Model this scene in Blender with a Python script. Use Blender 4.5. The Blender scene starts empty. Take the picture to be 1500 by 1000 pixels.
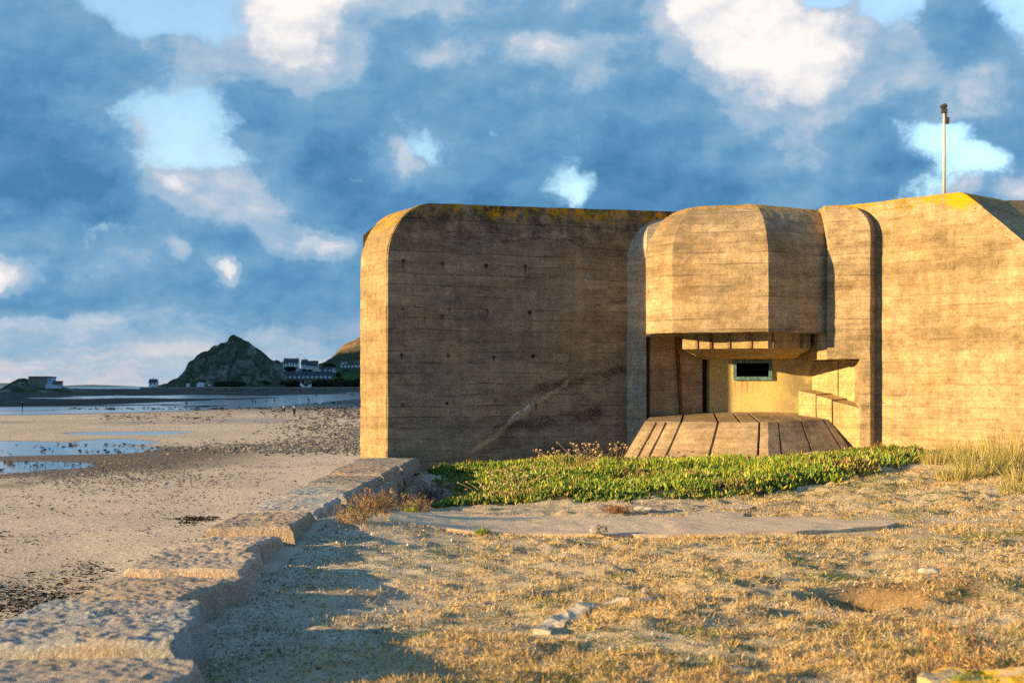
import bpy, bmesh, math, random
import numpy as np
from mathutils import Vector, Matrix, noise as mnoise

random.seed(7)
rng = np.random.default_rng(11)
scene = bpy.context.scene
COL = scene.collection
R = math.radians

# ------------------------------------------------------------------ camera numbers
F = 2083.0            # focal length in photo pixels (50 mm on 36 mm)
EYE = 1.6
HZ = 565.0
BEACH = -3.5
SUN_AZ = 21.5         # degrees behind the picture plane, from the left
SUN_EL = 11.0


def P(px, py, Y):
    """point at depth Y seen at photo pixel"""
    return ((px - 750) / F * Y, Y, EYE - (py - HZ) / F * Y)


def G(px, py, z=BEACH):
    Y = (EYE - z) * F / (py - HZ)
    return ((px - 750) / F * Y, Y, z)


# ------------------------------------------------------------------ numpy noise
def _hash(ix, iy, iz):
    h = (ix * 374761393 + iy * 668265263 + iz * 2147483647 * 3 + 1442695041) & 0xFFFFFFFF
    h = ((h ^ (h >> 13)) * 1274126177) & 0xFFFFFFFF
    h = ((h ^ (h >> 16)) * 2246822519) & 0xFFFFFFFF
    return (h & 0xFFFFFF) / float(0xFFFFFF)


def vnoise(x, y, z=0.0):
    x = np.asarray(x, float); y = np.asarray(y, float); z = np.zeros_like(x) + z
    ix = np.floor(x).astype(np.int64); iy = np.floor(y).astype(np.int64); iz = np.floor(z).astype(np.int64)
    fx, fy, fz = x - ix, y - iy, z - iz
    fx = fx * fx * (3 - 2 * fx); fy = fy * fy * (3 - 2 * fy); fz = fz * fz * (3 - 2 * fz)
    r = 0
    for a in (0, 1):
        for b in (0, 1):
            for c in (0, 1):
                w = (fx if a else 1 - fx) * (fy if b else 1 - fy) * (fz if c else 1 - fz)
                r = r + w * _hash(ix + a, iy + b, iz + c)
    return r * 2 - 1


def fbm(x, y, z=0.0, o=4, g=.5):
    r, a, s = 0, 1.0, 1.0
    for i in range(o):
        r = r + a * vnoise(np.asarray(x) * s + 17.3 * i, np.asarray(y) * s - 9.1 * i, np.asarray(z) * s)
        a *= g; s *= 2.03
    return r


def sst(x, a, b):
    t = np.clip((np.asarray(x, float) - a) / (b - a), 0, 1)
    return t * t * (3 - 2 * t)


def interp(x, pts):
    return np.interp(x, [p[0] for p in pts], [p[1] for p in pts])


# ------------------------------------------------------------------ object helpers
def tag(o, label=None, cat=None, group=None, kind=None):
    if label: o['label'] = label
    if cat: o['category'] = cat
    if group: o['group'] = group
    if kind: o['kind'] = kind
    return o


def empty(name, loc=(0, 0, 0), rz=0.0, label=None, cat=None, group=None):
    o = bpy.data.objects.new(name, None); COL.objects.link(o)
    o.empty_display_size = .1
    o.location = loc; o.rotation_euler = (0, 0, rz)
    return tag(o, label, cat, group)


def link(name, me, mat=None, parent=None, world=True):
    o = bpy.data.objects.new(name, me); COL.objects.link(o)
    if mat: me.materials.append(mat)
    if parent:
        o.parent = parent
        if world:      # geometry was given in world space
            M = Matrix.Translation(parent.location) @ parent.rotation_euler.to_matrix().to_4x4()
            o.matrix_parent_inverse = M.inverted()
    return o


def np_mesh(name, V, Fc, mat=None, parent=None, smooth=False, tint=None, world=True):
    """Fc: (n,k) array"""
    V = np.asarray(V, np.float32); Fc = np.asarray(Fc, np.int32)
    me = bpy.data.meshes.new(name)
    k = Fc.shape[1]
    me.vertices.add(len(V)); me.vertices.foreach_set('co', V.ravel())
    me.loops.add(Fc.size); me.loops.foreach_set('vertex_index', Fc.ravel())
    me.polygons.add(len(Fc))
    me.polygons.foreach_set('loop_start', np.arange(0, Fc.size, k, dtype=np.int32))
    me.polygons.foreach_set('use_smooth', np.full(len(Fc), smooth))
    me.update(calc_edges=True)
    if tint is not None:
        a = me.color_attributes.new('tint', 'FLOAT_COLOR', 'POINT')
        c = np.ones((len(V), 4), np.float32); c[:, :3] = tint
        a.data.foreach_set('color', c.ravel())
    me.validate()
    return link(name, me, mat, parent, world)


def grid_mesh(name, xs, ys, hfun, mat, smooth=True):
    X, Y = np.meshgrid(xs, ys)
    Z = hfun(X, Y)
    V = np.stack([X.ravel(), Y.ravel(), Z.ravel()], 1)
    n, m = len(xs), len(ys)
    i = np.arange(n - 1)[None, :] + n * np.arange(m - 1)[:, None]
    i = i.ravel()
    Fc = np.stack([i, i + 1, i + 1 + n, i + n], 1)
    return np_mesh(name, V, Fc, mat, smooth=smooth)


class MB:
    """collects simple solids into one mesh"""
    def __init__(s):
        s.bm = bmesh.new()

    def loop_prism(s, lower, upper):
        b = s.bm
        lo = [b.verts.new(p) for p in lower]; up = [b.verts.new(p) for p in upper]
        n = len(lo)
        for i in range(n):
            b.faces.new((lo[i], lo[(i + 1) % n], up[(i + 1) % n], up[i]))
        b.faces.new(up); b.faces.new(lo[::-1])
        return s

    def rings(s, rings):
        b = s.bm
        rr = [[b.verts.new(p) for p in r] for r in rings]
        n = len(rr[0])
        for a, c in zip(rr, rr[1:]):
            for i in range(n):
                b.faces.new((a[i], a[(i + 1) % n], c[(i + 1) % n], c[i]))
        b.faces.new(rr[-1]); b.faces.new(rr[0][::-1])
        return s

    def prism(s, poly, z0, z1):
        return s.loop_prism([(x, y, z0) for x, y in poly], [(x, y, z1) for x, y in poly])

    def box(s, x0, x1, y0, y1, z0, z1):
        return s.prism([(x0, y0), (x1, y0), (x1, y1), (x0, y1)], z0, z1)

    def extrude_uz(s, prof, v0, v1):
        """profile in (u=x, z), extruded along y from v0 to v1"""
        b = s.bm
        f = [b.verts.new((u, v0, z)) for u, z in prof]; k = [b.verts.new((u, v1, z)) for u, z in prof]
        n = len(prof)
        for i in range(n):
            b.faces.new((f[i], f[(i + 1) % n], k[(i + 1) % n], k[i]))
        b.faces.new(f[::-1]); b.faces.new(k)
        return s

    def tube(s, p, q, r0, r1=None, n=8):
        r1 = r0 if r1 is None else r1
        p = Vector(p); q = Vector(q); d = (q - p).normalized()
        a = d.orthogonal().normalized(); c = d.cross(a)
        def ring(o, r): return [o + a * (r * math.cos(2 * math.pi * i / n)) + c * (r * math.sin(2 * math.pi * i / n)) for i in range(n)]
        return s.rings([ring(p, r0), ring(q, r1)])

    def xf(s, M):
        bmesh.ops.transform(s.bm, matrix=M, verts=s.bm.verts); return s

    def chop(s, step, axes='xyz'):
        bm = s.bm
        bmesh.ops.recalc_face_normals(bm, faces=bm.faces)
        for ax, ch in enumerate('xyz'):
            if ch not in axes: continue
            lo = min(v.co[ax] for v in bm.verts); hi = max(v.co[ax] for v in bm.verts)
            k = int((hi - lo) / step)
            no = Vector((0, 0, 0)); no[ax] = 1
            for i in range(1, k + 1):
                co = Vector((0, 0, 0)); co[ax] = lo + i * (hi - lo) / (k + 1)
                bmesh.ops.bisect_plane(bm, geom=bm.verts[:] + bm.edges[:] + bm.faces[:], dist=1e-5, plane_co=co, plane_no=no)
        return s

    def rough(s, amp, scale, amp2=0, scale2=1, seed=0):
        for v in s.bm.verts:
            p = v.co * scale + Vector((seed, seed * 2.1, 0))
            d = mnoise.noise_vector(p) * amp
            if amp2: d += mnoise.noise_vector(v.co * scale2 + Vector((seed, 0, 3))) * amp2
            v.co += d
        return s

    def build(s, name, mat, parent=None, smooth=False, bevel=0, world=True):
        me = bpy.data.meshes.new(name)
        bmesh.ops.recalc_face_normals(s.bm, faces=s.bm.faces)
        if bevel:
            bmesh.ops.bevel(s.bm, geom=s.bm.edges[:], offset=bevel, segments=2, affect='EDGES', profile=.6)
        s.bm.to_mesh(me); s.bm.free()
        if smooth:
            me.polygons.foreach_set('use_smooth', [True] * len(me.polygons))
        return link(name, me, mat, parent, world)


# ------------------------------------------------------------------ node helpers
class NT:
    def __init__(s, nt):
        s.nt = nt; s.n = nt.nodes; s.l = nt.links

    def node(s, t, **kw):
        n = s.n.new(t)
        for k, v in kw.items(): setattr(n, k, v)
        return n

    def set(s, sock, v):
        if hasattr(v, 'is_output') or isinstance(v, bpy.types.NodeSocket): s.l.new(v, sock)
        elif isinstance(v, (tuple, list)):
            if sock.type == 'RGBA' and len(v) == 3: v = (*v, 1)
            sock.default_value = v
        else: sock.default_value = v

    def math(s, op, a, b=0.0, c=0.0, clamp=False):
        n = s.node('ShaderNodeMath', operation=op, use_clamp=clamp)
        s.set(n.inputs[0], a); s.set(n.inputs[1], b); s.set(n.inputs[2], c)
        return n.outputs[0]

    def add(s, a, b): return s.math('ADD', a, b)
    def mul(s, a, b): return s.math('MULTIPLY', a, b)

    def vmath(s, op, a, b=(0, 0, 0), out=0):
        n = s.node('ShaderNodeVectorMath', operation=op)
        s.set(n.inputs[0], a); s.set(n.inputs[1], b)
        return n.outputs[out]

    def vscale(s, v, sc): return s.vmath('MULTIPLY', v, sc)

    def noise(s, v, scale=1.0, detail=4, rough=.55, dist=0.0, out='Fac'):
        n = s.node('ShaderNodeTexNoise'); n.noise_dimensions = '3D'
        s.set(n.inputs['Vector'], v); n.inputs['Scale'].default_value = scale
        n.inputs['Detail'].default_value = detail; n.inputs['Roughness'].default_value = rough
        n.inputs['Distortion'].default_value = dist
        return n.outputs[out]

    def voro(s, v, scale=1.0, feature='F1', out='Distance', rnd=1.0):
        n = s.node('ShaderNodeTexVoronoi'); n.feature = feature
        s.set(n.inputs['Vector'], v); n.inputs['Scale'].default_value = scale
        n.inputs['Randomness'].default_value = rnd
        return n.outputs[out]

    def step(s, x, a, b, lo=0.0, hi=1.0, smooth=True):
        n = s.node('ShaderNodeMapRange'); n.interpolation_type = 'SMOOTHSTEP' if smooth else 'LINEAR'
        s.set(n.inputs['Value'], x)
        n.inputs['From Min'].default_value = a; n.inputs['From Max'].default_value = b
        n.inputs['To Min'].default_value = lo; n.inputs['To Max'].default_value = hi
        return n.outputs[0]

    def mix(s, f, a, b, mode='MIX'):
        n = s.node('ShaderNodeMix', data_type='RGBA', blend_type=mode)
        s.set(n.inputs[0], f); s.set(n.inputs[6], a); s.set(n.inputs[7], b)
        return n.outputs[2]

    def ramp(s, f, stops):
        n = s.node('ShaderNodeValToRGB'); e = n.color_ramp.elements
        while len(e) < len(stops): e.new(.5)
        for i, (p, c) in enumerate(stops):
            e[i].position = p; e[i].color = (*c, 1)
        s.set(n.inputs[0], f)
        return n.outputs[0]

    def xyz(s, v):
        n = s.node('ShaderNodeSeparateXYZ'); s.set(n.inputs[0], v); return n.outputs

    def comb(s, x, y, z):
        n = s.node('ShaderNodeCombineXYZ'); s.set(n.inputs[0], x); s.set(n.inputs[1], y); s.set(n.inputs[2], z)
        return n.outputs[0]

    def bump(s, h, strength=.5, dist=.02, normal=None):
        n = s.node('ShaderNodeBump'); n.inputs['Strength'].default_value = strength
        n.inputs['Distance'].default_value = dist; s.set(n.inputs['Height'], h)
        if normal: s.set(n.inputs['Normal'], normal)
        return n.outputs[0]

    def pos(s): return s.node('ShaderNodeNewGeometry').outputs['Position']


def material(name, fn, rough=.9, spec=.2):
    m = bpy.data.materials.new(name); m.use_nodes = True
    t = NT(m.node_tree); b = t.n['Principled BSDF']
    b.inputs['Roughness'].default_value = rough
    b.inputs['Specular IOR Level'].default_value = spec
    r = fn(t, b)
    if r is not None: t.set(b.inputs['Base Color'], r)
    return m


def flat(name, c, rough=.8, spec=.3, var=.25, scale=3.0, metal=0.0):
    def fn(t, b):
        b.inputs['Metallic'].default_value = metal
        n = t.noise(t.pos(), scale, 5)
        k = t.step(n, .3, .7, 1 - var, 1 + var)
        return t.mix(1.0, c, t.comb(k, k, k), 'MULTIPLY')
    return material(name, fn, rough, spec)


# ---- concrete
def concrete(name, base=(.40, .31, .20), dark=.5, lichen_z=None, udir=None, wall_a=False, lichen_amt=1.0, board=.21, spot=None, lines=.35):
    def fn(t, b):
        p = t.pos(); x, y, z = t.xyz(p)
        wob = t.noise(p, .9, 3)
        zb = t.add(t.math('DIVIDE', z, board), t.mul(wob, .5))
        fr = t.math('FRACT', zb); fl = t.math('FLOOR', zb)
        wn = t.node('ShaderNodeTexWhiteNoise', noise_dimensions='1D'); t.set(wn.inputs['W'], fl)
        brd = t.step(wn.outputs[0], 0, 1, .90, 1.07, False)
        brk = t.noise(t.vscale(p, (1.2, 1.2, 6)), 1.0, 4)
        line = t.mul(t.step(t.math('ABSOLUTE', t.math('SUBTRACT', fr, .5)), .43, .5), t.step(brk, .42, .60))
        big = t.noise(t.vscale(p, (.55, .55, 1.5)), 1.0, 6, .6)
        mid = t.noise(t.vscale(p, (1.6, 1.6, 5)), 1.0, 7, .65)
        fine = t.noise(p, 34, 6, .7)
        agg = t.voro(p, 55, 'F1')
        pit = t.step(t.noise(p, 16, 3, .6), .66, .74)
        drip = t.noise(t.vscale(p, (5, 5, .35)), 1.0, 4, .6)
        stain = t.step(t.add(t.mul(big, .55), t.mul(mid, .45)), .38, .64)
        c = t.mix(stain, base, tuple(v * dark for v in base))
        warm = t.noise(p, 1.1, 4)
        c = t.mix(t.step(warm, .45, .75, 0, .45), c, (base[0] * 1.08, base[1] * .88, base[2] * .68))
        k = t.mul(brd, t.step(fine, .25, .75, .74, 1.26))
        k = t.mul(k, t.step(drip, .3, .7, 1.08, .86))
        strk = t.noise(t.vscale(p, (1.3, 1.3, 26)), 1.0, 5, .7)
        k = t.mul(k, t.step(strk, .3, .72, 1.10, .82))
        k = t.mul(k, t.step(t.noise(p, 7, 6, .72), .3, .7, .82, 1.2))
        c = t.mix(1.0, c, t.comb(k, k, k), 'MULTIPLY')
        c = t.mix(t.mul(line, .62 * lines), c, tuple(v * .28 for v in base))
        c = t.mix(t.mul(pit, .65), c, tuple(v * .25 for v in base))
        h = t.add(t.mul(fine, .55), t.mul(line, -1.5 * lines))
        h = t.add(h, t.mul(pit, -1.1)); h = t.add(h, t.mul(mid, .8)); h = t.add(h, t.mul(brd, .5 + 1.3 * lines))
        h = t.add(h, t.mul(agg, -.25)); h = t.add(h, t.mul(strk, -.5))
        if wall_a:
            # honeycombed seams and a repaired crack, measured along the wall (u) and up (z)
            u = t.vmath('DOT_PRODUCT', t.vmath('SUBTRACT', p, (-2.333, 26.7, 0)), (.8973, .4415, 0), 1)
            jit = t.math('SUBTRACT', t.noise(p, 3.0, 5), .5)
            def band(u0, z0, u1, z1, w):
                s_ = (z1 - z0) / (u1 - u0)
                d = t.math('SUBTRACT', z, t.add(t.mul(t.math('SUBTRACT', u, u0), s_), z0))
                d = t.add(d, t.mul(jit, .35))
                m = t.step(t.math('ABSOLUTE', d), 0, w, 1, 0)
                m = t.mul(m, t.step(u, u0 - .12, u0 + .12)); return t.mul(m, t.step(u, u1 - .12, u1 + .12, 1, 0))
            hc = t.math('MAXIMUM', band(3.1, 1.5, 5.2, 1.95, .12), t.mul(band(2.2, .72, 4.6, 1.06, .15), .8))
            hc = t.math('MAXIMUM', hc, t.mul(band(1.2, 4.42, 4.2, 4.5, .05), .6))
            hc = t.math('MAXIMUM', hc, t.mul(band(4.3, 3.2, 5.2, 3.35, .07), .7))
            rub = t.noise(p, 30, 5, .7)
            hcm = t.mul(t.mul(hc, t.step(rub, .46, .58)), t.step(t.noise(p, 3.5, 4), .36, .56))
            c = t.mix(t.mul(hc, .2), c, tuple(v * .5 for v in base))
            c = t.mix(t.mul(hcm, .8), c, tuple(v * .12 for v in base))
            h = t.add(h, t.mul(hcm, -4.0))
            cr = t.mul(t.math('MAXIMUM', band(1.7, .28, 3.0, 1.15, .09), band(2.9, 1.12, 3.9, 1.72, .06)), t.step(t.noise(p, 4, 5, .7), .30, .5, .3, 1.0))
            c = t.mix(cr, c, (base[0] * 1.45, base[1] * 1.35, base[2] * 1.2))
            wh = t.mul(band(2.55, .93, 3.05, 1.28, .045), t.step(t.noise(p, 9, 3), .42, .55))
            c = t.mix(wh, c, (.72, .70, .66))
            vs = t.mul(t.step(t.math('ABSOLUTE', t.math('SUBTRACT', u, 4.1)), .02, .13, .3, 0), t.mul(t.step(z, 2.5, 3.0), t.step(z, 4.2, 4.7, 1, 0)))
            c = t.mix(vs, c, (base[0] * 1.7, base[1] * 1.35, base[2] * 1.1))
            soot = t.mul(t.step(z, 4.0, 4.9), t.step(t.noise(p, 3.2, 6, .7), .4, .6))
            c = t.mix(t.mul(soot, .75), c, (.035, .03, .024))
        if lichen_z is not None:
            ln = t.noise(p, 2.6, 6, .7)
            m = t.step(t.add(z, t.mul(t.math('SUBTRACT', ln, .5), .8)), lichen_z - .08, lichen_z + .12)
            m = t.mul(m, t.step(t.noise(p, 6, 5, .7), .40, .58))
            lc = t.mix(t.step(t.noise(p, 3.1, 3), .4, .6), (.56, .27, .015), (.22, .17, .025))
            c = t.mix(t.mul(m, lichen_amt), c, lc)
            h = t.add(h, t.mul(m, .5))
        if spot:
            dd = t.vmath('LENGTH', t.vscale(t.vmath('SUBTRACT', p, spot), (1, 1, 1.25)), out=1)
            m = t.step(t.add(dd, t.mul(t.math('SUBTRACT', t.noise(p, 9, 6, .7), .5), .5)), .22, .42, 1, 0)
            c = t.mix(m, c, (.60, .29, .015))
        t.set(b.inputs['Normal'], t.bump(h, .75, .022))
        return c
    return material(name, fn, .95, .12)


M = {}
M['concrete'] = concrete('weathered_concrete', lichen_z=5.04, lines=.55)
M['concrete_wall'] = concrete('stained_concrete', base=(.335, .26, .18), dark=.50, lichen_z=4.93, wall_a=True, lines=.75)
M['concrete_end'] = concrete('pale_concrete', base=(.33, .245, .14), dark=.6, lichen_z=4.55)
M['concrete_wing'] = concrete('sandy_concrete', base=(.40, .305, .185), dark=.55, lichen_z=4.98, spot=(8.27, 26.17, 5.10))
M['concrete_in'] = concrete('sheltered_concrete', base=(.48, .375, .2), dark=.7)
M['concrete_apron'] = concrete('apron_concrete', base=(.40, .31, .21), dark=.6, lines=.1)


def back_wall_mat(t, b):
    p = t.pos(); x, y, z = t.xyz(p)
    n1 = t.noise(p, 1.7, 5); n2 = t.noise(p, 30, 5, .7)
    c = t.mix(t.step(n1, .4, .62), (.58, .46, .19), (.46, .37, .19))
    gr = t.mul(t.step(x, 5.2, 6.0), t.step(t.noise(p, 2.2, 5), .38, .58))
    c = t.mix(t.mul(gr, .75), c, (.16, .14, .10))
    dr = t.mul(t.step(t.noise(t.vscale(p, (9, 9, .6)), 1, 4), .52, .66), t.mul(t.step(z, 1.72, 1.76, 1, 0), t.step(z, 1.25, 1.72)))
    dr = t.mul(dr, t.mul(t.step(x, 4.5, 4.6), t.step(x, 5.4, 5.5, 1, 0)))
    c = t.mix(dr, c, (.42, .12, .015))
    k = t.step(n2, .3, .7, .85, 1.15)
    t.set(b.inputs['Normal'], t.bump(t.add(n2, t.mul(n1, 2)), .5, .01))
    return t.mix(1.0, c, t.comb(k, k, k), 'MULTIPLY')


M['back_wall'] = material('ochre_render', back_wall_mat, .9, .15)
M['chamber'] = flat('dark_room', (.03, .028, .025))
M['teal'] = flat('flaking_teal_paint', (.09, .18, .20), .6, .3, .5, 18)
M['rust'] = flat('rusty_iron', (.16, .065, .03), .85, .2, .5, 14)
M['void'] = flat('black_recess_shade', (.02, .018, .016))  # near-black that puts recess shade into the colour of slot, gap and holes
M['pole'] = flat('cream_painted_pole', (.55, .50, .40), .5, .4, .15, 5)
M['dark_metal'] = flat('dark_metal', (.05, .05, .055), .5, .5)


# ---- granite coping
def granite_fn(tint):
    def fn(t, b):
        p = t.pos()
        n1 = t.noise(p, 2.2, 5); n2 = t.noise(p, 60, 4, .7); n3 = t.noise(t.vscale(p, (1, 1.6, 1)), 24, 6, .7, .5)
        oi = t.node('ShaderNodeObjectInfo').outputs['Random']
        wn = t.node('ShaderNodeTexWhiteNoise', noise_dimensions='1D'); t.set(wn.inputs['W'], oi)
        hue = t.step(wn.outputs[0], .3, .7)
        c0 = t.mix(hue, (.37 * tint, .375 * tint, .38 * tint), (.46 * tint, .36 * tint, .28 * tint))
        c = t.mix(t.step(n1, .38, .64, 0, .8), c0, (.44 * tint, .35 * tint, .27 * tint))
        c = t.mix(t.step(t.noise(p, 5, 5, .7), .56, .68, 0, .8), c, (.24, .225, .21))
        c = t.mix(t.step(n3, .57, .72, 0, .55), c, (.16, .135, .115))
        c = t.mix(t.step(t.noise(p, 3.3, 4), .62, .7, 0, .5), c, (.42, .28, .10))
        k = t.mul(t.step(n2, .3, .7, .75, 1.25), t.step(oi, 0, 1, .78, 1.22, False))
        h = t.add(t.mul(n3, 2.2), t.mul(n2, .4))
        t.set(b.inputs['Normal'], t.bump(h, .8, .03))
        return t.mix(1.0, c, t.comb(k, k, k), 'MULTIPLY')
    return fn


M['granite'] = material('hammered_granite', granite_fn(1.15), .85, .25)
M['rubble'] = material('rubble_granite', granite_fn(.8), .9, .2)


# ---- terrace sand
def terrace_fn(t, b):
    p = t.pos(); x, y, z = t.xyz(p)
    n0 = t.noise(p, .55, 5); n1 = t.noise(p, 3.2, 6, .65); n2 = t.noise(p, 24, 6, .72); n3 = t.noise(p, 110, 3, .6)
    c = t.mix(t.step(n1, .36, .62), (.66, .54, .36), (.52, .40, .235))
    c = t.mix(t.step(n0, .45, .62, 0, .5), c, (.66, .55, .42))
    c = t.mix(t.step(n2, .56, .70, 0, .55), c, (.22, .165, .09))
    c = t.mix(t.mul(t.step(n1, .6, .72), .4), c, (.17, .17, .055))
    k = t.step(n3, .3, .7, .8, 1.2)
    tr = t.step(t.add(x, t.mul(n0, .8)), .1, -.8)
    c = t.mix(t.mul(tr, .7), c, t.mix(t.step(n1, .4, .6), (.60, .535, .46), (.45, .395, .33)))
    # pale shell gravel in front of the plant bed
    gx = t.mul(t.step(y, 17.0, 17.8), t.mul(t.step(y, 19.6, 20.8, 1, 0), t.step(x, 2.0, 4.2, 1, 0)))
    gv = t.voro(p, 42, 'F1', 'Color')
    gc = t.mix(t.xyz(gv)[0], (.62, .54, .42), (.30, .24, .17))
    c = t.mix(t.mul(gx, .8), c, gc)
    bd = t.vmath('LENGTH', t.vscale(t.vmath('SUBTRACT', p, (3.05, 10.95, -.05)), (1.15, 1.35, 1)), out=1)
    c = t.mix(t.step(t.add(bd, t.mul(n1, .5)), .75, 1.15, .85, 0), c, (.27, .175, .09))      # bare brown earth of the bank
    h = t.add(t.mul(n2, 1.6), t.mul(n3, .5)); h = t.add(h, t.mul(n1, 1.4))
    t.set(b.inputs['Normal'], t.bump(h, .85, .035))
    return t.mix(1.0, c, t.comb(k, k, k), 'MULTIPLY')


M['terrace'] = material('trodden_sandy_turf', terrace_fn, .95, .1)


# ---- beach
def beach_fn(t, b):
    p = t.pos(); x, y, z = t.xyz(p)
    n0 = t.noise(t.vscale(p, (1, .55, 1)), .03, 5); n1 = t.noise(t.vscale(p, (1, .6, 1)), .25, 6, .65)
    n2 = t.noise(p, 1.6, 6, .7); n3 = t.noise(p, 7, 4, .7)
    sand_col = (.60, .49, .375)  # main sand colour, broken up by noise
    c = t.mix(t.step(n1, .36, .66), sand_col, (.50, .41, .315))
    c = t.mix(t.step(n0, .46, .62, 0, .5), c, (.44, .36, .27))
    # damp shingle band 60-105 m out
    d1 = t.add(y, t.mul(t.math('SUBTRACT', n1, .5), 46)); d1 = t.add(d1, t.mul(x, -.55))
    m = t.mul(t.step(d1, 84, 100), t.step(d1, 128, 142, 1, 0))
    m = t.mul(m, t.step(x, -24, -13, 1, 0))
    c = t.mix(t.mul(m, .85), c, (.085, .065, .052))
    # wet grey-brown flats
    m2 = t.mul(t.step(t.add(y, t.mul(n0, 60)), 255, 330), .65)
    c = t.mix(m2, c, (.26, .205, .16))
    m3 = t.step(t.add(y, t.mul(n0, 80)), 400, 480)
    c = t.mix(m3, c, (.12, .12, .115))
    damp = t.mul(t.step(z, BEACH - .045, BEACH - .005, 1, 0), t.step(y, 60, 66))
    c = t.mix(t.mul(damp, .72), c, (.17, .135, .105))
    t.set(b.inputs['Roughness'], t.step(damp, 0, 1, .9, .28))
    # weed crumbs
    s = t.mul(t.step(n2, .57, .66), t.step(n3, .48, .6))
    c = t.mix(t.mul(s, .75), c, (.06, .045, .035))
    k = t.step(t.noise(p, 14, 4, .7), .3, .7, .88, 1.12)
    hh = t.add(t.mul(n3, .7), t.mul(n2, 1.4))
    t.set(b.inputs['Normal'], t.bump(hh, .8, .09))
    return t.mix(1.0, c, t.comb(k, k, k), 'MULTIPLY')


M['beach'] = material('beach_sand', beach_fn, .9, .15)


def water_fn(t, b):
    p = t.pos()
    b.inputs['Roughness'].default_value = .12
    b.inputs['Specular IOR Level'].default_value = .6
    n = t.noise(t.vscale(p, (.6, .25, 1)), 1.2, 4)
    t.set(b.inputs['Normal'], t.bump(n, .25, .05))
    return (.10, .16, .22)


M['water'] = material('shallow_water', water_fn)
M['sea'] = flat('sea_water', (.06, .14, .21), .25, .5, .2, .01)


def rock_fn(c1, c2, veg, sc, vegamt):
    def fn(t, b):
        p = t.pos(); nz = t.xyz(t.node('ShaderNodeNewGeometry').outputs['Normal'])[2]
        n1 = t.noise(p, sc, 7, .7); n2 = t.noise(p, sc * 5, 6, .7); v = t.voro(p, sc * 2.2, 'F1')
        c = t.mix(t.step(n1, .38, .62), c1, c2)
        c = t.mix(t.step(v, .35, .7, 0, .7), c, tuple(a * .35 for a in c1))
        c = t.mix(t.step(n2, .55, .68, 0, .6), c, tuple(a * .3 for a in c2))
        g = t.mul(t.step(t.noise(p, sc * .6, 5), .44, .56), t.step(nz, .2, .6))
        c = t.mix(t.mul(g, vegamt), c, veg)
        t.set(b.inputs['Normal'], t.bump(t.add(n1, t.mul(n2, .6)), 1.0, .6 / sc * .15))
        return c
    return fn


M['rock'] = material('sea_stack_rock', rock_fn((.25, .235, .20), (.13, .13, .11), (.035, .055, .025), .09, .9), .95, .1)
M['reef'] = material('weedy_reef', rock_fn((.028, .032, .034), (.014, .018, .022), (.03, .038, .02), .12, .5), .8, .25)
M['hill'] = material('heath_hillside', rock_fn((.06, .08, .035), (.035, .05, .028), (.045, .07, .025), .03, .6), .95, .1)
M['ridge'] = material('orange_brown_ridge', rock_fn((.34, .22, .11), (.20, .14, .08), (.09, .09, .035), .05, .4), .95, .1)
M['prom'] = material('pink_granite_wall', rock_fn((.33, .25, .22), (.24, .19, .17), (.2, .16, .14), .3, .2), .9, .1)
M['white'] = flat('white_render', (.86, .87, .88), .8, .2, .08, .3)
M['cream'] = flat('cream_render', (.66, .62, .5), .8, .2, .08, .3)
M['bluewhite'] = flat('pale_blue_render', (.48, .60, .70), .8, .2, .08, .3)
M['stonewall'] = flat('brown_stone', (.24, .20, .17), .9, .1, .35, .8)
M['slate'] = flat('blue_slate', (.045, .06, .08), .6, .3, .3, .6)
M['glass'] = flat('window_glass', (.025, .03, .04), .15, .5, .1)
M['hedge'] = flat('dark_hedge', (.022, .034, .02), .9, .1, .6, .9)
M['hedge2'] = flat('brown_scrub', (.07, .055, .035), .9, .1, .6, .9)
M['lawn'] = flat('lawn_grass', (.04, .10, .025), .9, .1, .3, .2)
M['skin'] = flat('skin', (.5, .32, .24), .6, .3, .05)
M['jacket'] = flat('black_cloth', (.018, .018, .022), .9, .1, .2, 9)
M['trousers'] = flat('grey_cloth', (.28, .29, .31), .9, .1, .2, 9)
M['darktrousers'] = flat('navy_cloth', (.025, .028, .04), .9, .1, .2, 9)
M['green'] = flat('green_cloth', (.03, .28, .10), .9, .1, .2, 9)
M['whitehair'] = flat('white_hair', (.7, .68, .64), .8, .2, .1)
M['darkhair'] = flat('dark_hair', (.03, .022, .018), .8, .2, .1)
M['stone'] = flat('pale_stone', (.42, .38, .33), .9, .15, .3, 9)
M['pebble'] = None


def tint_mat(name, trans=0.0, rough=.8, spec=.2, var=True):
    def fn(t, b):
        a = t.node('ShaderNodeAttribute', attribute_name='tint').outputs['Color']
        if trans:
            tr = t.node('ShaderNodeBsdfTranslucent'); t.set(tr.inputs[0], a)
            mx = t.node('ShaderNodeMixShader'); mx.inputs[0].default_value = trans
            out = t.n['Material Output']
            t.l.new(b.outputs[0], mx.inputs[1]); t.l.new(tr.outputs[0], mx.inputs[2]); t.l.new(mx.outputs[0], out.inputs[0])
        return a
    return material(name, fn, rough, spec)


M['blade'] = tint_mat('dry_grass_blade', .25)
M['leaf'] = tint_mat('succulent_leaf', .2, .45, .4)
M['pebble'] = tint_mat('pebble_stone', 0, .85, .2)
M['twig'] = tint_mat('dry_twig', .1)


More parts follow.
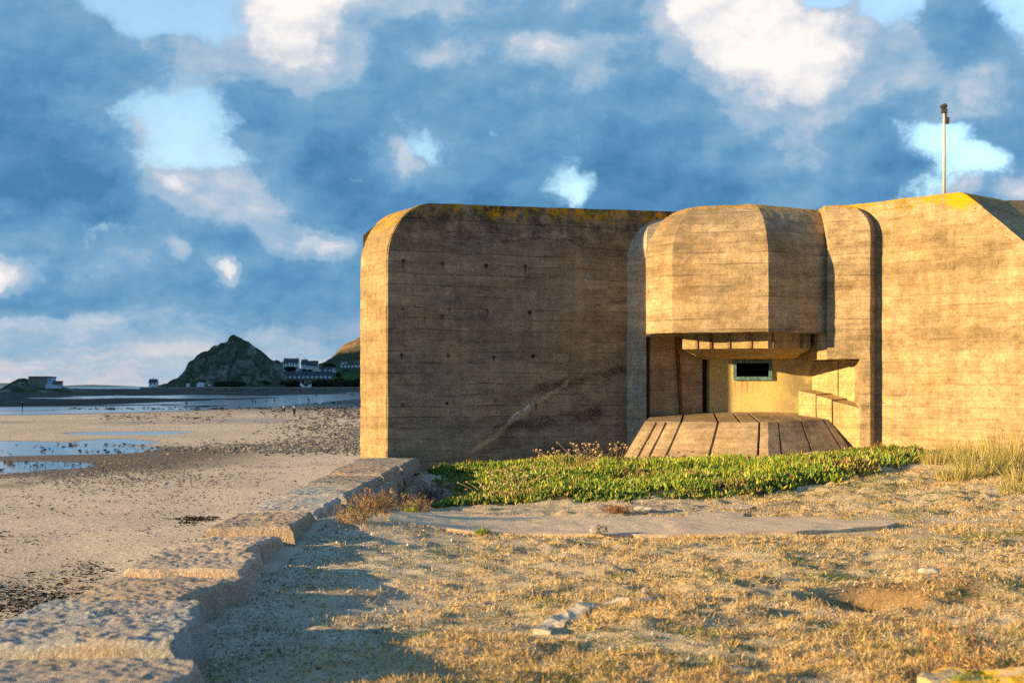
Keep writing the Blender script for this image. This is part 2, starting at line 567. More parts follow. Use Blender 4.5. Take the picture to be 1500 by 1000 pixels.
def path_fn(t, b):
    p = t.pos()
    n1 = t.noise(p, 1.6, 5); n2 = t.noise(p, 45, 5, .7); n3 = t.noise(p, 9, 5, .7)
    c = t.mix(t.step(n1, .4, .65), (.64, .49, .35), (.54, .42, .31))
    c = t.mix(t.step(n3, .56, .7, 0, .5), c, (.28, .215, .15))
    k = t.step(n2, .3, .7, .8, 1.2)
    t.set(b.inputs['Normal'], t.bump(t.add(n2, t.mul(n3, 1.5)), .6, .014))
    return t.mix(1.0, c, t.comb(k, k, k), 'MULTIPLY')


M['path'] = material('worn_path_concrete', path_fn, .95, .1)
M['path_grey'] = flat('grey_concrete_edge', (.44, .39, .33), .9, .1, .35, 9)


def lichen_slab(t, b):
    p = t.pos()
    n2 = t.noise(p, 30, 5, .7)
    c = t.mix(t.step(t.noise(p, 4.5, 6, .7), .45, .58), (.42, .35, .25), (.55, .33, .03))
    c = t.mix(t.step(t.noise(p, 8, 5, .7), .6, .7, 0, .7), c, (.12, .13, .04))
    t.set(b.inputs['Normal'], t.bump(n2, .7, .02))
    return c


M['lichen_slab'] = material('lichen_covered_slab', lichen_slab, .9, .1)


# ------------------------------------------------------------------ terrain of the terrace
def tuft_field(x, y):
    return fbm(x * 3.6, y * 4.6, 21, 3, .6) + .4 * fbm(x * .9, y * .9, 5, 2)


def gz(x, y, fine=True):
    x = np.asarray(x, float); y = np.asarray(y, float)
    z = .40 * sst(x, 2, 8) * sst(y, 15, 24) + .10 * np.exp(-((x - 3) / 2.6) ** 2) * sst(y, 23, 28)
    z = z - .42 * np.exp(-((x + 1.9) / 1.9) ** 2 - ((y - 22.6) / 2.7) ** 2)
    z = z + .03 * np.exp(-((y - 15) / 2.5) ** 2)
    z = z - .07 * np.exp(-((x + 1.8) / .8) ** 2) * sst(y, 9.8, 8.6) + .06 * np.exp(-((x + 1.9) / .7) ** 2) * sst(y, 9.0, 10.6) * sst(y, 18, 16)
    z = z + .13 * np.exp(-((x + 1.5) / .9) ** 2 - ((y - 15.3) / 1.5) ** 2)
    # scrape in the sand with its sunlit bank
    px, py = x - 2.62, y - 10.8
    z = z - .17 * sst(-(np.sqrt((px / .50) ** 2 + (np.where(py < 0, py / .6, py / .4)) ** 2) + .18 * vnoise(x * 4, y * 4, 5)), -1.06, -.72)
    z = z + .09 * np.exp(-((x - 3.62) / .33) ** 2 - ((y - 11.35) / .42) ** 2)
    z = z - .04 * np.exp(-((x - 1.9) / .55) ** 2 - ((y - 9.3) / .3) ** 2)
    z = z - .05 * np.exp(-((x - .42) / .25) ** 2 - ((y - 9.85) / .22) ** 2)
    if fine:
        flatp = 1 - .75 * (sst(y, 14.2, 14.9) * sst(y, 17.6, 16.9) * sst(x, 7, 5.5))
        trod = .55 + .45 * sst(x, -1.2, .6)
        z = z + flatp * trod * (.035 * fbm(x * .9, y * .9, 1.3, 2) + .032 * fbm(x * 2.6, y * 3.6, 4.2, 2) + .020 * fbm(x * 8, y * 8, 2.2, 2) + .006 * vnoise(x * 22, y * 22, 9) + .034 * sst(tuft_field(x, y), -.1, .9))
    return z


def axis(segs):
    out = []
    for a, b, st in segs:
        out += list(np.arange(a, b, st))
    out.append(segs[-1][1])
    return np.array(out)


tx = axis([(-2.45, 9.5, .05), (9.5, 14, .25), (14, 40, 2), (40, 400, 30)])
ty = axis([(-30, 4, 2), (4, 6, .2), (6, 13, .04), (13, 19, .06), (19, 30, .1), (30, 60, 2), (60, 400, 30)])


def th(x, y):
    near = sst(np.hypot(x - 4, y - 16), 40, 22)
    z = gz(x, y) * near + (1 - near) * (.4 * sst(x, 2, 12) + .2 * fbm(x * .1, y * .1, 3, 3))
    return np.where(x < -2.44, -3.4, z)


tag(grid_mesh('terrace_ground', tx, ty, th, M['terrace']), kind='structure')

# ------------------------------------------------------------------ beach, sea, water
bx = axis([(-6000, -900, 300), (-900, -150, 20), (-150, -60, 2.5), (-60, 20, 1.2), (20, 200, 20), (200, 4000, 200)])
by = axis([(-3000, 0, 200), (0, 20, 4), (20, 170, 1.1), (170, 450, 6), (450, 1600, 50)])


WATER = BEACH - .045


def bh(x, y):
    near = sst(y, 420, 150)
    ys = np.maximum(y, 5.)
    u = x / ys * F + 750; v = HZ + (EYE - BEACH) * F / ys
    d = 9.0
    for (cu, cv, ru, rv) in ((-40, 656, 200, 10), (90, 657, 110, 7), (170, 646, 60, 4.5), (-60, 685, 130, 11), (60, 681, 75, 6), (190, 634, 110, 3.2), (250, 632, 50, 2.0), (20, 650, 110, 4)):
        d = np.minimum(d, np.hypot((u - cu) / ru, (v - cv) / rv))
    basin = sst(d + .35 * fbm(x * .06, y * .035, 9, 4), 1.15, .55)
    z = BEACH + near * (.03 * fbm(x * .05, y * .03, 5, 3) * sst(y, 30, 60) + sst(y, 90, 40) * .06 * fbm(x * .35, y * .25, 2, 3)) - basin * .13
    z = np.maximum(z, BEACH - .035 - .1 * basin)
    # rise of sand toward the bunker side
    return z + .15 * sst(x, -30, -3) * sst(y, 260, 60)


tag(grid_mesh('beach', bx, by, bh, M['beach']), kind='structure')

V = []
def sheet(name, pts, mat, sub=None):
    o = np_mesh(name, pts, [list(range(len(pts)))], mat); return tag(o, kind='structure')


sheet('sea', [(-13000, 1500, BEACH - .25), (13000, 1500, BEACH - .25), (13000, 13000, BEACH - .25), (-13000, 13000, BEACH - .25)], M['sea'])
sheet('sea', [(-13000, -3000, BEACH - .6), (-5900, -3000, BEACH - .6), (-5900, 1500, BEACH - .6), (-13000, 1500, BEACH - .6)], M['sea'])


def pool(pts, z=BEACH + .09, jag=.06, n=60, mat='water'):
    """water sheet with an irregular shore; pts = photo pixels on the beach"""
    w = [G(px, py, z) for px, py in pts]
    # resample with jitter
    out = []
    for i in range(len(w)):
        a = np.array(w[i]); b = np.array(w[(i + 1) % len(w)])
        L = np.linalg.norm(b - a); k = max(2, int(n / len(w)))
        for j in range(k):
            q = a + (b - a) * j / k
            nrm = np.array([-(b - a)[1], (b - a)[0], 0]) / max(L, 1e-6)
            amp = jag * min(L, 60) * float(fbm(np.array([j * .9 + i * 7.7]), np.array([i * 3.1]), 2.2, 3)[0])
            out.append(q + nrm * amp * (0 if j == 0 else 1))
    return sheet('water', [tuple(p) for p in out], M[mat])


pool([(-200, 598), (-200, 607.5), (60, 607), (180, 604), (300, 600), (400, 595.5), (455, 591), (530, 584), (530, 577), (470, 578), (400, 587), (300, 592), (150, 598), (40, 602)], BEACH + .06, .03)
pool([(230, 595.5), (300, 594), (340, 593.2), (300, 596.2)], BEACH + .06, .03)
sheet('water', [G(-250, 715, WATER), G(330, 715, WATER), G(420, 624, WATER), G(-250, 624, WATER)], M['water'])


# reef: weed-covered ledges left by the tide
def reef_h(x, y):
    u = x / y * F + 750
    lim = interp(u, [(-200, 318), (0, 322), (120, 335), (230, 390), (330, 450), (420, 560), (500, 760)])
    zone = sst(y / lim, 1.0, 1.12)
    n = fbm(x * .012, y * .006, 7, 4) + .35 * fbm(x * .08, y * .05, 3, 3)
    left = sst(u, 330, 180)
    h = BEACH - .35 + zone * (.30 + .42 * left + (n * .8))
    far = sst(y, 820, 1000) * sst(u, 470, 150)
    h = h + far * (.9 + .9 * n)
    cap = interp(u, [(0, -.5), (180, -.8), (240, -2.2), (600, -2.6)])
    return np.minimum(h, cap + .3 * vnoise(x * .05, y * .02, 2)) - 3 * (1 - zone) - 2 * sst(u, 505, 535)


rx = axis([(-1300, -900, 20), (-900, -60, 5)]); ry = axis([(310, 520, 3.5), (520, 800, 8), (800, 1345, 14)])
tag(grid_mesh('tidal_reef', rx, ry, reef_h, M['reef'], False), kind='structure')
pool([(215, 587), (300, 581), (400, 577), (535, 574.2), (535, 578), (470, 578.5), (400, 587.3), (300, 592.3), (240, 592)], BEACH + .02, .02)
pool([(-120, 596.5), (40, 596), (150, 595.5), (235, 593), (235, 596), (150, 598), (40, 601), (-120, 601)], BEACH + .05, .02)

sheet('water', [G(-300, 597, BEACH + .1), G(220, 592, BEACH + .1), G(330, 588, BEACH + .1), G(330, 574, BEACH + .1), G(-300, 574, BEACH + .1)], M['water'])

# far headland, with the blue of haze put into its colour
pts = []
hx = np.linspace(-9000, 2000, 120)
def head_h(x, y):
    u = x / 9000 * F + 750
    s = interp(u, [(-900, 0), (-300, 30), (-60, 30), (10, 26), (40, 14), (70, 9), (110, 17), (150, 10), (190, 2), (240, 0), (300, 0)])
    return -6 + s * np.exp(-((y - 9300) / 260) ** 2) * (1 + .15 * vnoise(x * .01, y * .01))
tag(grid_mesh('distant_headland', np.linspace(-9000, -1800, 160), np.linspace(8700, 9900, 12), head_h, flat('haze_blue_land', (.10, .15, .17), .9, .1, .2, .002)), kind='structure')

# ------------------------------------------------------------------ land behind the far beach
SIL = [(430, 14), (455, 16), (468, 22), (480, 27), (489, 34), (495, 38), (503, 46), (510, 52), (522, 56), (560, 68), (620, 84), (720, 90), (900, 80), (1200, 70)]


def land_h(x, y):
    u = x / y * F + 750
    base = -1 + 4.6 * sst(y, 1360, 1395) + 11.5 * sst(y, 1412, 1445) * sst(u, 370, 400) + 4 * sst(y, 1460, 1520) * sst(u, 380, 420)
    u2 = x / 1750 * F + 750
    top = interp(u2, SIL)
    hill = (top - 16) * np.exp(-((y - 1750) / 150) ** 2)
    h = base + np.maximum(hill, 0) * sst(u2, 440, 475)
    h = h + .7 * fbm(x * .03, y * .03, 1, 4) * sst(y, 1400, 1430) - 7 * np.abs(fbm(x * .022, y * .02, 6, 4, .6)) * sst(h, 22, 40)
    edge = sst(u, 212, 245)
    return (h + 4) * edge - 4


lx = axis([(-480, -120, 4), (-120, 700, 25)]); ly = axis([(1352, 1480, 4), (1480, 2100, 10)])
land = tag(grid_mesh('hillside', lx, ly, land_h, M['hill']), kind='structure')
# upper slopes orange brown above a wavering height
land.data.materials.append(M['ridge'])
land.data.materials.append(M['lawn'])
for p in land.data.polygons:
    c = p.center
    lim = 40 + 5 * mnoise.noise(Vector((c.x * .03, c.y * .03, 0)))
    if c.y > 1640 and c.z > lim: p.material_index = 1
    u = c.x / c.y * F + 750
    if 488 < u < 545 and 1402 < c.y < 1436: p.material_index = 2


def add_wall_far():
    mb = MB()
    mb.box(-352, 240, 1345, 1352.5, BEACH - 1, -.25)
    o = mb.chop(8, 'x').rough(.25, .2).build('promenade_wall', M['prom'])
    tag(o, 'long low pink granite sea wall along the far beach under the white houses', 'sea wall')
    mb = MB(); mb.box(-352, 240, 1346, 1347.2, -.24, .35)
    c = mb.build('coping', M['stone'], o)


add_wall_far()

# ------------------------------------------------------------------ the big rock
RS = [(222, 0), (230, 2.5), (245, 5), (250, 8), (262, 11.5), (270, 16), (274, 22), (277, 26.5), (284, 29), (290, 33), (294, 36), (300, 37.5), (307, 39.5), (311, 42), (314, 43.5), (320, 44.5), (330, 45.5), (333, 47), (336, 50.5), (342, 52.5), (349, 52), (354, 49.5), (358, 47.5), (364, 47), (369, 44), (374, 41.5), (380, 38), (386, 35), (394, 30), (402, 26), (410, 22), (420, 10), (428, 0)]


def rock_h(x, y):
    u = x / 1400 * F + 750
    # ragged warp so crags are not straight ridges
    uw = u + 3.0 * vnoise(x * .05, y * .06, 3) * sst(np.abs(y - 1400), 6, 25)
    s = interp(uw, RS)
    d = (y - 1400) / (38 + s * .25)
    front = np.where(d < 0, np.clip(1 - np.abs(d) ** 1.25, 0, 1), np.clip(1 - np.abs(d) ** 1.8, 0, 1))
    h = s * front
    crag = np.abs(fbm(x * .055, y * .05, h * .02, 4, .6))
    crag2 = np.abs(fbm(x * .16, y * .16, 5, 3, .6))
    gul = np.abs(vnoise(x * .035 + 3, y * .02, 1))
    h = h - (crag * 9 + crag2 * 3.5 + 7 * sst(gul, .18, 0)) * sst(h, 2, 14) * (.10 + .90 * sst(np.abs(d), .03, .25)) + 1.2 * vnoise(x * .3, y * .3, 2) * sst(h, 1, 8)
    return h - .6


xs = np.arange(-362, -205, 1.1); ys = np.arange(1345, 1460, 1.4)
tag(grid_mesh('rock_outcrop', xs, ys, rock_h, M['rock'], False), 'tall craggy grey rock hill rising beside the far white houses', 'rock hill')


def islet():
    def h(x, y):
        u = x / 1000 * F + 750
        s = interp(u, [(-40, 0), (-8, 1.5), (0, 3.2), (10, 5.5), (20, 8.5), (28, 10.6), (36, 10.9), (44, 9.6), (50, 7.5), (60, 6.5), (75, 5), (95, 4.6), (104, 3.6), (112, 2.4), (140, 1.6), (200, .8), (260, 0)])
        d = np.abs(y - 1000) / (16 + s * 1.2)
        hh = s * np.clip(1 - d ** 1.6, 0, 1)
        return BEACH - .3 + hh * (1 + .0) - 1.2 * np.abs(fbm(x * .15, y * .15, 4, 4)) * sst(hh, 1, 5) * sst(d, .02, .3)
    tag(grid_mesh('rocky_islet', np.arange(-385, -230, .9), np.arange(965, 1036, 1.3), h, M['rock'], False), 'low hump of bare rock carrying a brown fort at far left', 'rock islet')


islet()


# ------------------------------------------------------------------ far buildings
def house(name, x0, x1, y, depth, zb, ze, zr, wall, roof, nwin, label, gable_front=False, rows=1, dormers=0, chimneys=0, cat='house', ncol=None, dcol='white'):
    cx = (x0 + x1) / 2
    e = empty(name, (cx, y, zb), 0, label, cat)
    mb = MB()
    if gable_front:
        mb.bm.free(); mb = MB()
        mb.extrude_uz([(x0, zb - 3), (x1, zb - 3), (x1, ze), (cx, zr), (x0, ze)], y, y + depth)
    else:
        b = mb.bm
        yc = y + depth / 2
        prof = [(y, zb - 3), (y + depth, zb - 3), (y + depth, ze), (yc, zr), (y, ze)]
        f = [b.verts.new((x0, a, z)) for a, z in prof]; k = [b.verts.new((x1, a, z)) for a, z in prof]
        for i in range(5): b.faces.new((f[i], f[(i + 1) % 5], k[(i + 1) % 5], k[i]))
        b.faces.new(f); b.faces.new(k)
    mb.build('wall', M[wall], e)
    # roof: two slabs
    mb = MB(); th_ = .35; ov = .35
    if gable_front:
        for sx, xe in ((-1, x0), (1, x1)):
            xo = xe + sx * ov; sl = (zr - ze) / abs(xe - cx); zo = ze - ov * sl
            mb.extrude_uz([(xo, zo), (cx, zr), (cx, zr + th_), (xo, zo + th_)], y - .25, y + depth + .25)
    else:
        yc = y + depth / 2
        for ye in (y, y + depth):
            s_ = 1 if ye > yc else -1
            yo = ye + s_ * ov; sl = (zr - ze) / (depth / 2); zo = ze - ov * sl
            mb.loop_prism([(x0 - .25, yo, zo), (x1 + .25, yo, zo), (x1 + .25, yc, zr), (x0 - .25, yc, zr)],
                          [(x0 - .25, yo, zo + th_), (x1 + .25, yo, zo + th_), (x1 + .25, yc, zr + th_), (x0 - .25, yc, zr + th_)])
    rf = mb.build('roof', M[roof], e)
    for i in range(chimneys):
        mb = MB(); xx = x0 + .8 + (x1 - x0 - 1.6) * (i / max(1, chimneys - 1) if chimneys > 1 else .5)
        yy = y + depth / 2
        mb.box(xx - .5, xx + .5, yy - .5, yy + .5, zr - .5, zr + 1.5); mb.build('chimney', M['white'], rf)
    hgt = (ze - zb) / max(1, rows)
    for r in range(rows):
        for i in range(nwin):
            wx = x0 + (x1 - x0) * (i + .5) / nwin
            ww = min(.75, (x1 - x0) / nwin * .18)
            z0 = zb + hgt * (r + .3); z1 = zb + hgt * (r + .82)
            mb = MB(); mb.box(wx - ww, wx + ww, y - .08, y + .1, z0, z1); mb.build('window', M['glass'], e)
    for i in range(dormers):
        wx = x0 + (x1 - x0) * (i + .5) / dormers
        sl = (zr - ze) / (depth / 2)
        z0 = ze + .25; z1 = z0 + 2.5; yf = y + .3
        mb = MB(); mb.box(wx - 1.05, wx + 1.05, yf, yf + (z1 - ze) / sl + .3, z0 - .2, z1)
        dm = mb.build('dormer', M[dcol], rf)
        mb = MB(); mb.box(wx - .3, wx + .3, yf - .06, yf + .06, z0 + .6, z1 - .7); mb.build('pane', M['glass'], dm)
    return e


S1 = 1400 / F; S2 = 1450 / F
X1 = lambda px: (px - 750) * S1
X2 = lambda px: (px - 750) * S2
Z1 = lambda py: EYE + (HZ - py) * S1
Z2 = lambda py: EYE + (HZ - py) * S2
house('terraced_houses', X1(396), X1(486), 1400, 13, 3.2, Z1(555), Z1(544.3), 'stonewall', 'slate', 14, 'long brown stone terrace with a row of fourteen small white dormers in its slate roof', dormers=14, cat='terrace')
house('white_house', X2(414.5), X2(436), 1452, 11, Z2(541), Z2(531), Z2(525), 'white', 'slate', 5, 'broad white house with a plain slate roof standing highest above the terrace', rows=2, chimneys=2)
house('annexe', X2(394), X2(413), 1453, 9, Z2(542), Z2(535.5), Z2(532), 'bluewhite', 'slate', 4, 'long low blue grey building left of the broad white house', cat='building')
house('white_house', X2(439.5), X2(448.5), 1456, 10, Z2(544), Z2(533), Z2(526.5), 'white', 'slate', 3, 'narrow white house with steep slate roof right of the broad white house', rows=2, chimneys=1)
house('white_house', X2(449.5), X2(465), 1450, 10, Z2(545), Z2(535), Z2(528.5), 'white', 'slate', 5, 'white house with dark hipped slate roof between the narrow house and the front gable', rows=2)
house('gabled_house', X2(458.5), X2(472), 1444, 9, Z2(545.5), Z2(543), Z2(536), 'cream', 'slate', 1, 'cream house whose wide front gable faces the beach', gable_front=True)
house('slate_cottage', X2(473.5), X2(487.5), 1446, 9, Z2(547), Z2(545), Z2(537.5), 'white', 'slate', 0, 'low slate roofed cottage with two white dormers beside the pale blue gable', dormers=2)
house('blue_gable_house', X2(486.5), X2(494.5), 1440, 9, Z2(550), Z2(545), Z2(538.5), 'bluewhite', 'slate', 1, 'small pale blue house with a pointed front gable at the right end of the terrace', gable_front=True)
S3 = 1500 / F
X3 = lambda px: (px - 750) * S3
Z3 = lambda py: EYE + (HZ - py) * S3
house('grey_terrace', X3(497.5), X3(545), 1500, 10, Z3(544.5), Z3(539), Z3(534.5), 'stonewall', 'slate', 9, 'grey terrace with white dormers on the green slope next to the bunker edge', dormers=9, cat='terrace')
house('bungalow', X3(492.5), X3(501), 1540, 8, Z3(533.2) + 1, Z3(531.5) + 1.2, Z3(529.5) + 1.2, 'white', 'slate', 2, 'small white bungalow on the hillside above the grey terrace', cat='bungalow')
house('bungalow', X3(513), X3(521), 1545, 8, Z3(533.2) + 1.5, Z3(531.5) + 1.7, Z3(529.5) + 1.7, 'white', 'slate', 3, 'white bungalow on the hillside nearest the bunker edge', cat='bungalow')
house('cottage', X1(228.5), X1(240), 1372, 7, Z1(564.5), Z1(559.8), Z1(555.6), 'white', 'slate', 2, 'lone white cottage with dark roof at the left foot of the craggy rock', chimneys=1, cat='cottage')


# ring wall below the rock
def ruin():
    e = empty('ruined_tower', (X1(368.5), 1362, -1), 0, 'round brown stone tower stump at the right foot of the craggy rock', 'tower')
    cx, r, y = X1(368.5), 8.5 * S1, 1366
    ring = lambda rr, z: [(cx + rr * math.cos(a), y + rr * math.sin(a), z) for a in np.linspace(0, 2 * math.pi, 25)[:-1]]
    MB().rings([ring(r * 1.05, -2), ring(r, Z1(551))]).build('wall', M['stonewall'], e)
    MB().rings([ring(r * 1.02, Z1(551) + .02), ring(r * .9, Z1(549.6)), ring(r * .5, Z1(549))]).build('turf_top', M['hedge'], e)
ruin()


def fort():
    s = 1000 / F; X = lambda px: (px - 750) * s; Z = lambda py: EYE + (HZ - py) * s
    e = empty('stone_fort', (X(60), 992, 0), 0, 'square brown stone fort on the rocky islet at far left', 'fort')
    mb = MB(); mb.loop_prism([(X(46), 992, Z(569)), (X(74), 992, Z(569)), (X(74), 1005, Z(569)), (X(46), 1005, Z(569))],
                             [(X(47), 992.6, Z(551.8)), (X(73), 992.6, Z(551.8)), (X(73), 1004, Z(551.8)), (X(47), 1004, Z(551.8))])
    mb.chop(1.2, 'xz').rough(.12, .6).build('wall', M['stonewall'], e)
    MB().box(X(46.6), X(73.6), 992, 1004.6, Z(551.8) + .01, Z(551)).build('parapet', M['stonewall'], e)
    e = empty('white_house', (X(76), 994, Z(562)), 0, 'white house with flat dark roof built against the brown fort', 'house')
    MB().box(X(73.6), X(80.2), 993, 1003, Z(569), Z(553.2)).build('wall', M['bluewhite'], e)
    MB().box(X(73), X(81), 992.6, 1003.4, Z(553.2) + .01, Z(551.6)).build('roof', M['slate'], e)
    for px, a in ((75.5, 0), (78.2, 0)):
        MB().box(X(px) - .35, X(px) + .35, 992.93, 993.1, Z(558), Z(555.5)).build('window', M['glass'], e)
    e = empty('low_wall', (X(85), 990, Z(567)), 0, 'low white rendered wall stepping down right of the fort', 'wall')
    MB().loop_prism([(X(74), 989, Z(569)), (X(97), 989, Z(569)), (X(97), 990, Z(569)), (X(74), 990, Z(569))],
                    [(X(74), 989, Z(562.8)), (X(97), 989, Z(564.2)), (X(97), 990, Z(564.2)), (X(74), 990, Z(562.8))]).build('wall_face', M['bluewhite'], e)
    e = empty('shed', (X(86), 998, Z(561)), 0, 'dark stepped shed behind the low white wall beside the fort', 'shed')
    MB().prism([(X(81), 996), (X(91), 996), (X(91), 1002), (X(81), 1002)], Z(566), Z(558.5)).build('wall', M['stonewall'], e)
    MB().prism([(X(80.8), 995.6), (X(92), 995.6), (X(92), 1002.4), (X(80.8), 1002.4)], Z(558.5) + .01, Z(557.8)).build('roof', M['slate'], e)
fort()

# small pale things at the foot of the rock
for px, w, h, lab, cat, nm in ((275.5, 4.5, 3.2, 'small rounded white hut at the left foot of the craggy rock', 'hut', 'hut'),
                               (294, 9.5, 4.4, 'low white cabin below the craggy rock', 'cabin', 'cabin'),
                               (307, 4.0, 2.2, 'smallest white shed under the dark slope of the craggy rock', 'shed', 'shed')):
    x = (px - 750) * 1354 / F; ww = w * .65 / 2; z = EYE + (HZ - 564.3) * 1354 / F - .3
    e = empty(nm, (x, 1353, z), 0, lab, cat)
    MB().box(x - ww, x + ww, 1352.8, 1356, z - 1, z + h * .4).build('wall', M['white'], e)
    MB().extrude_uz([(x - ww - .15, z + h * .4 + .01), (x + ww + .15, z + h * .4 + .01), (x + ww * .6, z + h * .66), (x - ww * .6, z + h * .66)], 1352.6, 1356.2).build('roof', M['white'], e)
    MB().box(x - .3, x + .3, 1352.74, 1352.9, z - .2, z + h * .4 - .3).build('door', M['glass'], e)
# white sloping slip walls in front of the terrace
for (pa, pb), lab in ((((439.5, 560), (448, 567)), 'white slipway wall slanting down to the right below the terrace'),
                      (((456, 561.5), (448.5, 566.5)), 'white slipway wall slanting down to the left below the terrace')):
    xa, xb = [(p[0] - 750) * 1354 / F for p in (pa, pb)]; za, zb = [EYE + (HZ - p[1]) * 1354 / F for p in (pa, pb)]
    o = MB().loop_prism([(xa, 1354, za - 2.8), (xb, 1353, zb - 1.6), (xb, 1353.6, zb - 1.6), (xa, 1354.6, za - 2.8)],
                        [(xa, 1354, za), (xb, 1353, zb), (xb, 1353.6, zb), (xa, 1354.6, za)]).build('slipway_wall', M['white'])
    tag(o, lab, 'slipway wall')
# van
def van(px, y, z):
    x = (px - 750) * y / F
    e = empty('parked_van', (x, y, z), 0, 'long white van parked in front of the left end of the terrace', 'van')
    MB().extrude_uz([(x - 2.5, z + .5), (x + 2.4, z + .5), (x + 2.5, z + 1.2), (x + 1.9, z + 1.5), (x + 1.3, z + 2.3), (x - 2.4, z + 2.3)], y, y + 1.9).build('body', M['white'], e, bevel=.06)
    for dx in (-1.6, 1.6):
        for yy in (y - .02, y + 1.72):
            MB().tube((x + dx, yy, z + .38), (x + dx, yy + .2, z + .38), .38, n=12).build('wheel', M['dark_metal'], e)
    MB().box(x - .1, x + 1.2, y - .02, y + .03, z + 1.45, z + 2.05).build('window', M['glass'], e)
van(408, 1396, Z1(563.2))


# ------------------------------------------------------------------ bushes
def leaf_cloud(n, cx, cy, cz, rx_, ry_, rz_, size, seed):
    r = np.random.default_rng(seed)
    d = r.normal(size=(n, 3)); d /= np.linalg.norm(d, axis=1)[:, None]
    lum = 1 + .35 * fbm(d[:, 0] * 2 + seed, d[:, 1] * 2, d[:, 2] * 2, 3)
    rad = r.uniform(.55, 1.0, n) ** .6 * lum
    c = d * rad[:, None] * np.array([rx_, ry_, rz_]) + np.array([cx, cy, cz])
    a = r.normal(size=(n, 3)); b = r.normal(size=(n, 3))
    a *= (size / np.linalg.norm(a, axis=1))[:, None]; b *= (size * .7 / np.linalg.norm(b, axis=1))[:, None]
    V = np.stack([c - a - b, c + a - b * .6, c + a * .8 + b, c - a * .7 + b], 1).reshape(-1, 3)
    i = np.arange(n)[:, None] * 4
    return V, np.concatenate([i, i + 1, i + 2, i + 3], 1)


def bush(px0, px1, ytop, ybot, Y, mat, label, seed, n=700):
    s = Y / F
    x = ((px0 + px1) / 2 - 750) * s; rx_ = (px1 - px0) / 2 * s
    zt = EYE + (HZ - ytop) * s; zb = EYE + (HZ - ybot) * s
    e = empty('bush', (x, Y, zb), 0, label, 'bush', 'bushes round the far houses')
    V, Fc = leaf_cloud(n, x, Y, (zt + zb) / 2 - .1, rx_, max(1.6, rx_ * .5), (zt - zb) / 2, max(.35, (zt - zb) * .10), seed)
    np_mesh('foliage', V, Fc, M[mat], e)
    ico = bmesh.new(); bmesh.ops.create_icosphere(ico, subdivisions=3, radius=1)
    for v in ico.verts:
        k = .82 + .25 * mnoise.noise(v.co * 2.2 + Vector((seed, 0, 0)))
        v.co = Vector((x + v.co.x * rx_ * k, Y + v.co.y * max(1.6, rx_ * .5) * k, (zt + zb) / 2 - .2 + v.co.z * (zt - zb) / 2 * k))
    me = bpy.data.meshes.new('stems'); ico.to_mesh(me); ico.free(); link('stems', me, M[mat], e)


bush(416, 435, 536, 543.5, 1448, 'hedge', 'dark evergreen hedge in front of the broad white house', 1)
bush(442.5, 449, 539.5, 545.5, 1440, 'hedge', 'small dark bush in front of the narrow white house', 2, 300)
bush(450, 457, 540, 546.5, 1438, 'hedge', 'round dark bush left of the cream front gable', 3, 300)
bush(409, 441, 556.5, 567.5, 1376, 'hedge', 'long dark hedge below the left half of the terrace', 4, 900)
bush(455, 483, 555.5, 571, 1362, 'hedge', 'biggest dark bush hanging over the far sea wall', 5, 1100)
bush(482, 508, 554.5, 568.5, 1372, 'hedge2', 'brown scrub on the bank right of the biggest dark bush', 6, 900)
bush(504, 545, 556, 569, 1370, 'hedge', 'dark green scrub on the bank touching the bunker edge', 7, 900)
bush(372, 396, 557, 567.5, 1372, 'hedge', 'dark hedge between the tower stump and the terrace', 8, 800)
bush(310, 362, 558, 568, 1356, 'hedge', 'long dark scrub along the foot of the craggy rock', 9, 1200)
bush(492, 500, 545, 552, 1430, 'hedge', 'small dark tree right of the pale blue gable', 10, 300)
bush(500, 514, 541.5, 547.5, 1470, 'hedge', 'dark shrubs below the grey terrace', 11, 400)
bush(472, 490, 531.5, 540, 1470, 'hedge', 'dark trees on the slope behind the slate cottage', 12, 600)
bush(386, 414, 527.5, 536, 1475, 'hedge', 'dark trees between the craggy rock and the blue grey building', 13, 700)


# ------------------------------------------------------------------ people on the beach
def skin_fig(name, joints, edges, radii, mat, parent, lvl=1):
    me = bpy.data.meshes.new(name)
    me.from_pydata(joints, edges, [])
    o = link(name, me, mat, parent, False)
    md = o.modifiers.new('Skin', 'SKIN'); md.use_smooth_shade = True
    for i, r in enumerate(radii):
        me.skin_vertices[0].data[i].radius = (r[0], r[1]) if isinstance(r, tuple) else (r, r)
    me.skin_vertices[0].data[0].use_root = True
    s = o.modifiers.new('Subdivision', 'SUBSURF'); s.levels = lvl; s.render_levels = lvl
    return o


